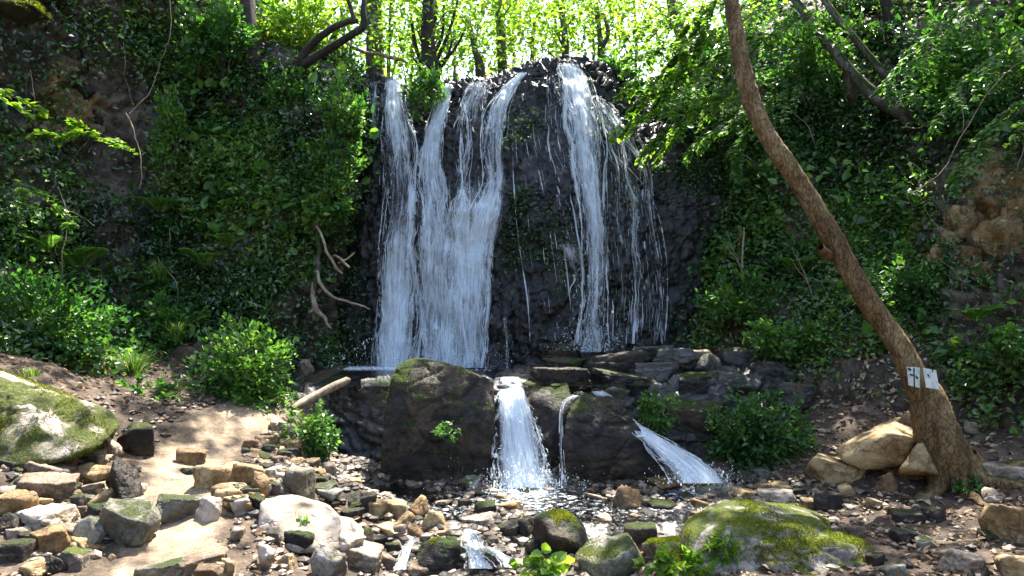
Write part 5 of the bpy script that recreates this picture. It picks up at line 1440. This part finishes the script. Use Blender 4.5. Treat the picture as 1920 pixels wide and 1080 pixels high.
def tuft(name, label, px, py, y, n, h, seed, mat='grass', cat='grass tuft', group=None, spread=.08, wid=.006, droop=.8, vb=0):
    """Grass: arching blades from one foot."""
    rg = np.random.default_rng(seed)
    foot = at(px, py, y)
    root = empty(name, foot)
    tag(root, label, cat, group)
    k = 6
    th = rg.random(n) * 6.283
    out = np.stack([np.cos(th), np.sin(th), th * 0], -1) * rg.uniform(.1, 1, (n, 1))
    b0 = foot + out * spread * rg.random((n, 1))
    H = h * rg.uniform(.5, 1.2, n)
    s = np.linspace(0, 1, k)
    X = b0[:, None] + out[:, None] * (s ** 1.6)[None, :, None] * H[:, None, None] * droop + np.array([0, 0, 1]) * ((s - .45 * droop * s ** 2.4)[None, :] * H[:, None])[..., None]
    sd_ = np.stack([-np.sin(th), np.cos(th), th * 0], -1)[:, None] * (wid * (1 - s ** 2) * .5 + .0006)[None, :, None]
    A = np.stack([X - sd_, X + sd_], 2).reshape(-1, 3)
    i = (np.arange(n)[:, None] * k + np.arange(k - 1)[None]) * 2
    fc = np.stack([i, i + 1, i + 3, i + 2], -1).reshape(-1, 4)
    var = np.clip(.45 + vb + rg.normal(size=n) * .25, 0, 1)
    mk('blades', A, fc, M[mat], root, smooth=True, attrs={'var': np.repeat(var, k * 2)})
    return root


def fern(label, px, py, y, fronds, ln, seed, group=None, facing=0.0):
    """A fern: arching fronds, each with two ranks of narrowing leaflets."""
    rg = np.random.default_rng(seed)
    foot = at(px, py, y)
    root = empty('fern', foot)
    tag(root, label, 'fern', group)
    P_, D_, S_, ls, NR = [], [], [], [], []
    for f in range(fronds):
        th = facing - 1.57 + (f / max(1, fronds - 1) - .5) * 3.6 + rg.normal() * .2
        o = np.array([math.cos(th), math.sin(th), 0])
        l = ln * rg.uniform(.7, 1.15)
        s = np.linspace(0, 1, 22)
        C = foot + o * (s * l * .7)[:, None] + np.array([0, 0, 1]) * ((1.15 * s - .62 * s ** 2) * l)[:, None]
        ls.append((C[::3], list(np.linspace(.004, .0012, len(C[::3])))))
        T = unit(np.gradient(C, axis=0))
        sd_ = np.cross(T, [0, 0, 1]); sd_ = unit(sd_)
        for sg in (-1, 1):
            P_.append(C[3:]); D_.append(T[3:] * .35 + sd_[3:] * sg)
            S_.append(l * .3 * np.sin(np.pi * (.12 + .86 * s[3:])) ** .9)
            NR.append(np.cross(sd_[3:], T[3:]) * 1.0 + [0, 0, .4])
    p = np.vstack(P_)
    leaves('fronds', p, np.vstack(D_), np.vstack(NR), np.concatenate(S_), .26, 'leaf_mid', root, var=np.clip(.6 + rg.normal(size=len(p)) * .15, 0, 1))
    tubes('stem', ls, 'bark_dark', root, seg=4, rough=0, step=.08)
    return root


shrub('shrub', 'dense rounded green shrub at the top of the footpath', 462, 698, 7.35, 88, 90, 5600, .054, 'leaf_mid', 601, depth=.8, vb=.05)
shrub('shrub', 'low pale-leaved plant at the edge of the bare soil beside the path', 285, 742, 6.75, 52, 34, 900, .06, 'leaf_mid', 602, vb=.15, stems=5)
shrub('ivy_plant', 'bright ivy plant tumbling over the path wall below the log', 582, 812, 6.35, 50, 60, 2100, .046, 'leaf_mid', 603, cat='plant', vb=.2, depth=.7)
shrub('shrub', 'dark leafy bush growing over the wet rock beside the side cascade', 1425, 795, 6.95, 96, 88, 5000, .056, 'leaf_mid', 604, vb=-.12)
shrub('shrub', 'broad low bush at the foot of the slope, cut by the picture edge', 70, 600, 7.0, 150, 90, 5200, .06, 'leaf_mid', 605, vb=-.15, depth=.5)
shrub('shrub', 'small green bush on the slope above the grass tuft', 320, 600, 8.1, 62, 48, 1700, .06, 'leaf_mid', 606, vb=0, depth=.6)
shrub('shrub', 'sunlit bush hanging over the corner where the slope meets the cliff top', 640, 205, 9.1, 46, 60, 1700, .06, 'leaf_mid', 607, depth=.7, vb=.12)
shrub('shrub', 'bright leafy bush on the cliff corner just below the topmost sunlit one', 612, 305, 8.95, 52, 62, 1900, .06, 'leaf_mid', 608, depth=.7, vb=.12)
shrub('shrub', 'bush with glinting leaves above the hanging roots', 600, 390, 8.85, 52, 44, 1400, .07, 'leaf_mid', 609, depth=.7, vb=.12)
shrub('shrub', 'ivy clump lit in a narrow strip halfway up the slope', 318, 240, 9.1, 28, 88, 1500, .065, 'leaf_mid', 610, depth=.6, vb=.1)
shrub('shrub', 'leafy mass round the foot of the black crooked tree', 545, 190, 9.5, 60, 62, 2000, .07, 'leaf_mid', 611, depth=.6)
shrub('shrub', 'leafy bush at the top of the slope between the two dark trunks', 400, 70, 9.6, 75, 80, 2600, .075, 'leaf_mid', 612, depth=.6, vb=-.05)
shrub('shrub', 'bright foliage behind the black crooked limbs', 560, 40, 10.6, 90, 70, 2300, .085, 'leaf_sun', 613, depth=.8)
shrub('shrub', 'ivy bush hanging in the dark gap of the cliff', 792, 165, 9.6, 40, 42, 1000, .06, 'leaf_mid', 614, depth=.8, vb=-.1)
shrub('shrub', 'dark bush on the cliff top beside the brightest fall', 1150, 140, 10.2, 48, 44, 1300, .075, 'leaf_mid', 615, depth=.8, vb=-.15)
shrub('shrub', 'green bush on the slope halfway up behind the leaning trunk', 1690, 530, 7.7, 95, 60, 2300, .062, 'leaf_mid', 616, depth=.5, vb=-.02, lean=(-.6, -.3, -.2))
shrub('shrub', 'loose bush at the foot of the cliff where the slope begins', 1400, 560, 8.6, 85, 50, 2200, .06, 'leaf_mid', 617, depth=.5, vb=.05)
shrub('shrub', 'low leafy bush on the slope below the trunk, speckled with pale leaves', 1490, 640, 7.9, 90, 48, 2100, .058, 'leaf_mid', 618, depth=.5, vb=.08)
shrub('shrub', 'leafy bush at the upper corner of the slope above the dark hollow', 1830, 130, 8.6, 130, 120, 4200, .075, 'leaf_mid', 619, depth=.5, vb=-.05, lean=(-.7, -.3, -.3))
shrub('shrub', 'leafy bush between the leaning trunk and the moss-covered trunks', 1500, 110, 9.7, 80, 95, 2600, .075, 'leaf_mid', 620, depth=.6, vb=.05, lean=(-.7, -.3, -.3))
shrub('shrub', 'small green plant on the bank right of the tree signs', 1885, 640, 6.5, 45, 36, 700, .055, 'leaf_mid', 621, depth=.6)
shrub('leafy_plant', 'round-leaved bright plant at the bottom beside the grey streaked boulder', 1030, 1056, 4.62, 46, 26, 170, .062, 'leaf_sun', 622, cat='plant', wr=.95, stems=8, vb=.05)
shrub('leafy_plant', 'bright green leafy plant at the bottom in front of the small mossy boulder', 1270, 1060, 4.6, 62, 30, 420, .05, 'leaf_sun', 623, cat='plant', wr=.8, stems=8, vb=-.1)
shrub('leafy_plant', 'feathery green plant rising between the small and the large mossy boulder', 1355, 1035, 4.65, 36, 44, 420, .05, 'leaf_sun', 624, cat='plant', wr=.4, vb=-.15)
shrub('leafy_plant', 'small green plant growing from the dark big boulder', 840, 806, 6.4, 22, 18, 220, .04, 'leaf_mid', 625, cat='plant')
shrub('leafy_plant', 'leafy plant between the white rock and the stream edge', 548, 1003, 4.6, 26, 28, 240, .04, 'leaf_mid', 626, cat='plant', vb=.1)
shrub('leafy_plant', 'low green plant at the foot of the leaning tree', 1812, 912, 5.75, 34, 14, 260, .04, 'leaf_mid', 627, cat='plant')
shrub('leafy_plant', 'green mossy plant on the dark rocks above the side cascade', 1232, 765, 6.95, 42, 44, 900, .045, 'leaf_mid', 628, cat='plant', vb=-.2)
tuft('grass_tuft', 'tall grass tuft on the slope left of the rounded shrub', 250, 708, 7.1, 260, .34, 631, spread=.12)
tuft('grass_tuft', 'drooping grass tuft above the sunlit broken stone', 330, 640, 7.7, 160, .28, 632, spread=.08)
tuft('grass_tuft', 'grass tuft among ferns in the middle of the slope', 300, 525, 8.3, 150, .3, 633, spread=.1)
tuft('grass_tuft', 'pale grass tuft on top of the long moss-covered boulder', 60, 706, 5.7, 110, .1, 634, spread=.14, vb=.2)
for i, a in enumerate([('large bright fern in the middle of the slope beside the path', 385, 505, 8.45, 8, .42), ('fern just above the large bright fern', 430, 470, 8.6, 7, .32), ('fern spreading above the broad low bush', 150, 510, 7.8, 8, .42),
                       ('fern beneath the bare forked twig on the slope', 95, 480, 7.6, 7, .36), ('fern on the mossy slope beside the leaning trunk', 1490, 515, 8.5, 8, .38), ('small fern at the corner of the cliff and the slope', 1420, 525, 8.8, 6, .3),
                       ('fern low on the bank behind the leaning tree', 1830, 610, 6.9, 7, .34), ('fern on the slope under the sunlit ivy strip', 300, 405, 8.9, 7, .36)]):
    fern(*a[:4], a[4], a[5], 640 + i)
spray('leafy_branch', 'arching sunlit leafy branch in front of the rock face', [[(262,292,7.4),(230,272,7.4),(180,248,7.4),(130,230,7.4),(92,222,7.4)], [(190,252,7.4),(130,250,7.3),(70,262,7.3)]], 420, .075, 'leaf_sun', 651, vb=-.05)
spray('leafy_branch', 'yellow-green leafy branch entering beside the rock face', [[(-60,160,6.6),(-10,172,6.6),(25,182,6.6),(50,200,6.6)]], 130, .075, 'leaf_sun', 652)
spray('leafy_branch', 'leafy twig with yellowish leaves under the arching branch', [[(10,330,7.2),(60,360,7.2),(110,395,7.2),(140,420,7.2)]], 160, .075, 'leaf_sun', 653, vb=-.2)
OB = 'beech branches overhanging the cliff edge'
for i, (lab, ls) in enumerate([('lowest overhanging beech branch, its tip in front of the trickle', [[(1400,150,8.9),(1320,185,8.8),(1240,205,8.7),(1160,238,8.6)], [(1330,180,8.8),(1270,225,8.7),(1230,262,8.6)]]),
                               ('overhanging beech branch just above the lowest one', [[(1400,90,9.0),(1320,120,8.9),(1240,140,8.8),(1172,160,8.7)], [(1310,125,8.9),(1250,165,8.8),(1200,190,8.7)]]),
                               ('overhanging beech branch reaching towards the dark cliff-top bush', [[(1410,30,9.2),(1330,60,9.1),(1250,85,9.0),(1180,110,8.9)], [(1320,65,9.1),(1260,110,9)]]),
                               ('uppermost overhanging beech branch under the picture top', [[(1420,-40,9.4),(1340,0,9.3),(1260,30,9.2),(1190,55,9.1)], [(1340,0,9.3),(1290,50,9.2)]]),
                               ('beech branch spreading behind the leaning trunk', [[(1520,20,9.5),(1440,70,9.3),(1380,130,9.1),(1330,200,9.0)], [(1450,65,9.3),(1400,60,9.2),(1350,90,9.1)]]),
                               ('beech branch drooping beside the leaning trunk over the dark wall', [[(1500,160,9.3),(1430,190,9.2),(1360,230,9.1),(1300,270,9.1)], [(1440,190,9.2),(1400,250,9.1),(1380,300,9.1)]])]):
    spray('leafy_branch', lab, ls, 1500, .07, 'leaf_sun' if i < 4 else 'leaf_mid', 660 + i, group=OB, w=.2, vb=-.12 if i < 4 else .1, twigs=9, droop=-.25)
RB = 'leafy branches drooping over the slope behind the leaning tree'
for i, (lab, ls) in enumerate([('drooping leafy branch at the upper picture corner', [[(1980,30,7.6),(1890,90,7.5),(1820,150,7.4),(1760,220,7.4)]]), ('drooping leafy branch crossing above the ochre outcrop', [[(1990,160,7.3),(1900,200,7.2),(1840,260,7.2),(1790,330,7.2)]]),
                               ('drooping leafy branch under the picture top beside the slim dark trunk', [[(1850,-40,8.2),(1790,30,8.1),(1720,90,8.1),(1660,160,8.1)]])]):
    spray('leafy_branch', lab, ls, 700, .07, 'leaf_mid', 670 + i, group=RB, w=.2, twigs=9, droop=-.2)
spray('leafy_branch', 'yellow-leaved twig at the picture edge above the ochre outcrop', [[(1990,200,6.3),(1940,225,6.3),(1905,238,6.3)]], 40, .06, 'leaf_sun', 675)

# ---------------------------------------------------------------- dead wood
def deadwood(name, label, lines, mat, cat='branch', group=None, seg=8, rough=.15, seed=0):
    k_ = .42 if name == 'twig' else .6 if name == 'root' else 1
    Ls = []
    for l in lines:
        C = catmull(np.array([list(at(*q[:3])) + [q[3] * k_ * q[2] / F] for q in l]), 5 * len(l))
        if name != 'log': C[1:, :3] += .045 * np.stack([fbm(C[1:, :3] * 4, 3, 11), fbm(C[1:, :3] * 4, 3, 12), fbm(C[1:, :3] * 4, 3, 13)], -1)
        Ls.append((C[:, :3], list(C[:, 3])))
    o = tubes(name, Ls, mat, None, seg, rough, seed)
    return tag(o, label, cat, group)
deadwood('log', 'short pale log lying at the top of the footpath over the dark hollow', [[(548,766,6.65,5),(572,752,6.8,8),(610,733,6.95,8),(640,719,7.05,7.5),(652,713,7.1,7),(653,712,7.1,1)]], 'wood', 'log', seg=14, rough=.2)
RT = 'pale bare roots hanging below the cliff corner'
deadwood('root', 'long thin root bending towards the fall', [[(592,508,8.7,4),(600,530,8.65,6),(618,550,8.6,5),(640,562,8.6,4),(670,572,8.6,3),(695,580,8.6,2)]], 'wood', 'root', RT)
deadwood('root', 'upper straight root slanting down from the shrub', [[(593,420,8.75,4),(600,440,8.7,4),(612,470,8.65,4.5),(628,500,8.6,5),(642,514,8.6,3)]], 'wood', 'root', RT)
deadwood('root', 'forked root tip between the upper and the long root', [[(625,480,8.65,3),(640,490,8.6,4.5),(655,502,8.6,3)], [(640,492,8.6,3),(655,482,8.6,2.5),(664,472,8.6,1.5)]], 'wood', 'root', RT)
deadwood('root', 'thick splintered root lowest below the corner', [[(588,530,8.75,6),(590,560,8.7,8),(594,582,8.68,9),(604,592,8.65,6),(612,605,8.62,4),(620,615,8.6,2)], [(594,580,8.68,6),(580,586,8.7,4)]], 'wood', 'root', RT)
deadwood('root', 'vertical stem the hanging roots grow from', [[(590,380,8.8,6),(594,430,8.78,7),(596,480,8.76,8),(592,540,8.74,8),(588,600,8.72,6)]], 'bark_moss', 'root', RT, rough=.3)
deadwood('branch', 'thin fallen branch lying across the thick grey trunk above the lip', [[(640,78,11.6,2.5),(690,98,11.5,3.5),(730,107,11.4,4),(765,117,11.3,2.5)]], 'wood')
TW = 'bare twigs on the slopes'
deadwood('twig', 'pale twig arching down from the rock face into the ivy', [[(236,212,7.6,2.5),(248,232,7.6,3),(256,262,7.55,2.5),(263,290,7.5,2.5),(265,330,7.5,2),(264,355,7.5,1.5)]], 'wood', 'twig', TW)
deadwood('twig', 'pale forked twig standing at the foot of the rock face', [[(108,350,7.3,1.5),(122,390,7.3,2),(128,425,7.3,2.5),(120,470,7.3,2.5),(112,515,7.35,2)], [(127,420,7.3,2),(112,455,7.3,1.5),(106,475,7.3,1)], [(122,392,7.3,1.5),(160,415,7.3,1.2),(180,426,7.3,1)]], 'wood', 'twig', TW)
deadwood('twig', 'upright thin pale stem under the picture top on the slope', [[(318,-20,8.6,1.5),(320,30,8.6,1.8),(318,80,8.6,1.5),(300,120,8.6,1.2),(285,165,8.6,1.5),(240,215,8.4,2.5)]], 'wood', 'twig', TW)
deadwood('twig', 'bare forked twig crossing the dark hollow above the ochre outcrop', [[(1920,110,6.9,1.5),(1880,140,6.9,2),(1840,190,6.9,2),(1805,255,6.9,2),(1770,320,6.9,2),(1715,362,6.9,1.5)], [(1808,250,6.9,1.5),(1803,200,6.9,1.2),(1800,160,6.9,1)]], 'wood', 'twig', TW)
deadwood('twig', 'mossy green stick lying on the slope under the moss-covered trunks', [[(1690,240,8.9,3),(1730,238,8.8,3),(1765,226,8.7,3),(1785,220,8.7,2)]], 'bark_moss', 'twig', TW)
deadwood('twig', 'stick lying on the leaf litter in front of the leaning tree', [[(1660,985,5.3,3),(1700,975,5.35,3.5),(1760,962,5.5,2)]], 'bark_dark', 'twig', TW)
deadwood('twig', 'thin dead stem slanting up the mossy slope', [[(1392,505,8.9,4),(1390,470,8.95,4),(1394,430,9,3)]], 'wood', 'twig', TW)

rg = np.random.default_rng(91)
for i in range(34):
    A_ = i % 2
    G, df = (HILL_A, dA) if A_ else (HILL_B, dB)
    px = rg.uniform(20, 560) if A_ else rg.uniform(1380, 1900)
    py = rg.uniform(150, 620)
    y0 = df(px, py) - .05
    L_ = rg.uniform(40, 130)
    sx = rg.normal(0, 25) - (0 if A_ else 20)
    deadwood('twig', 'thin bare stem leaning out of the undergrowth beside the path' if A_ else 'thin bare stem leaning out of the undergrowth behind the leaning tree',
             [[(px, py, y0 + .05, 2.2), (px + sx * .5 + rg.normal(0, 6), py - L_ * .5, y0 - .12, 1.9), (px + sx * 1.3, py - L_, y0 - .1, .9)]], rg.choice(['wood', 'bark_grey']), 'twig', 'bare stems in the undergrowth', seg=5)
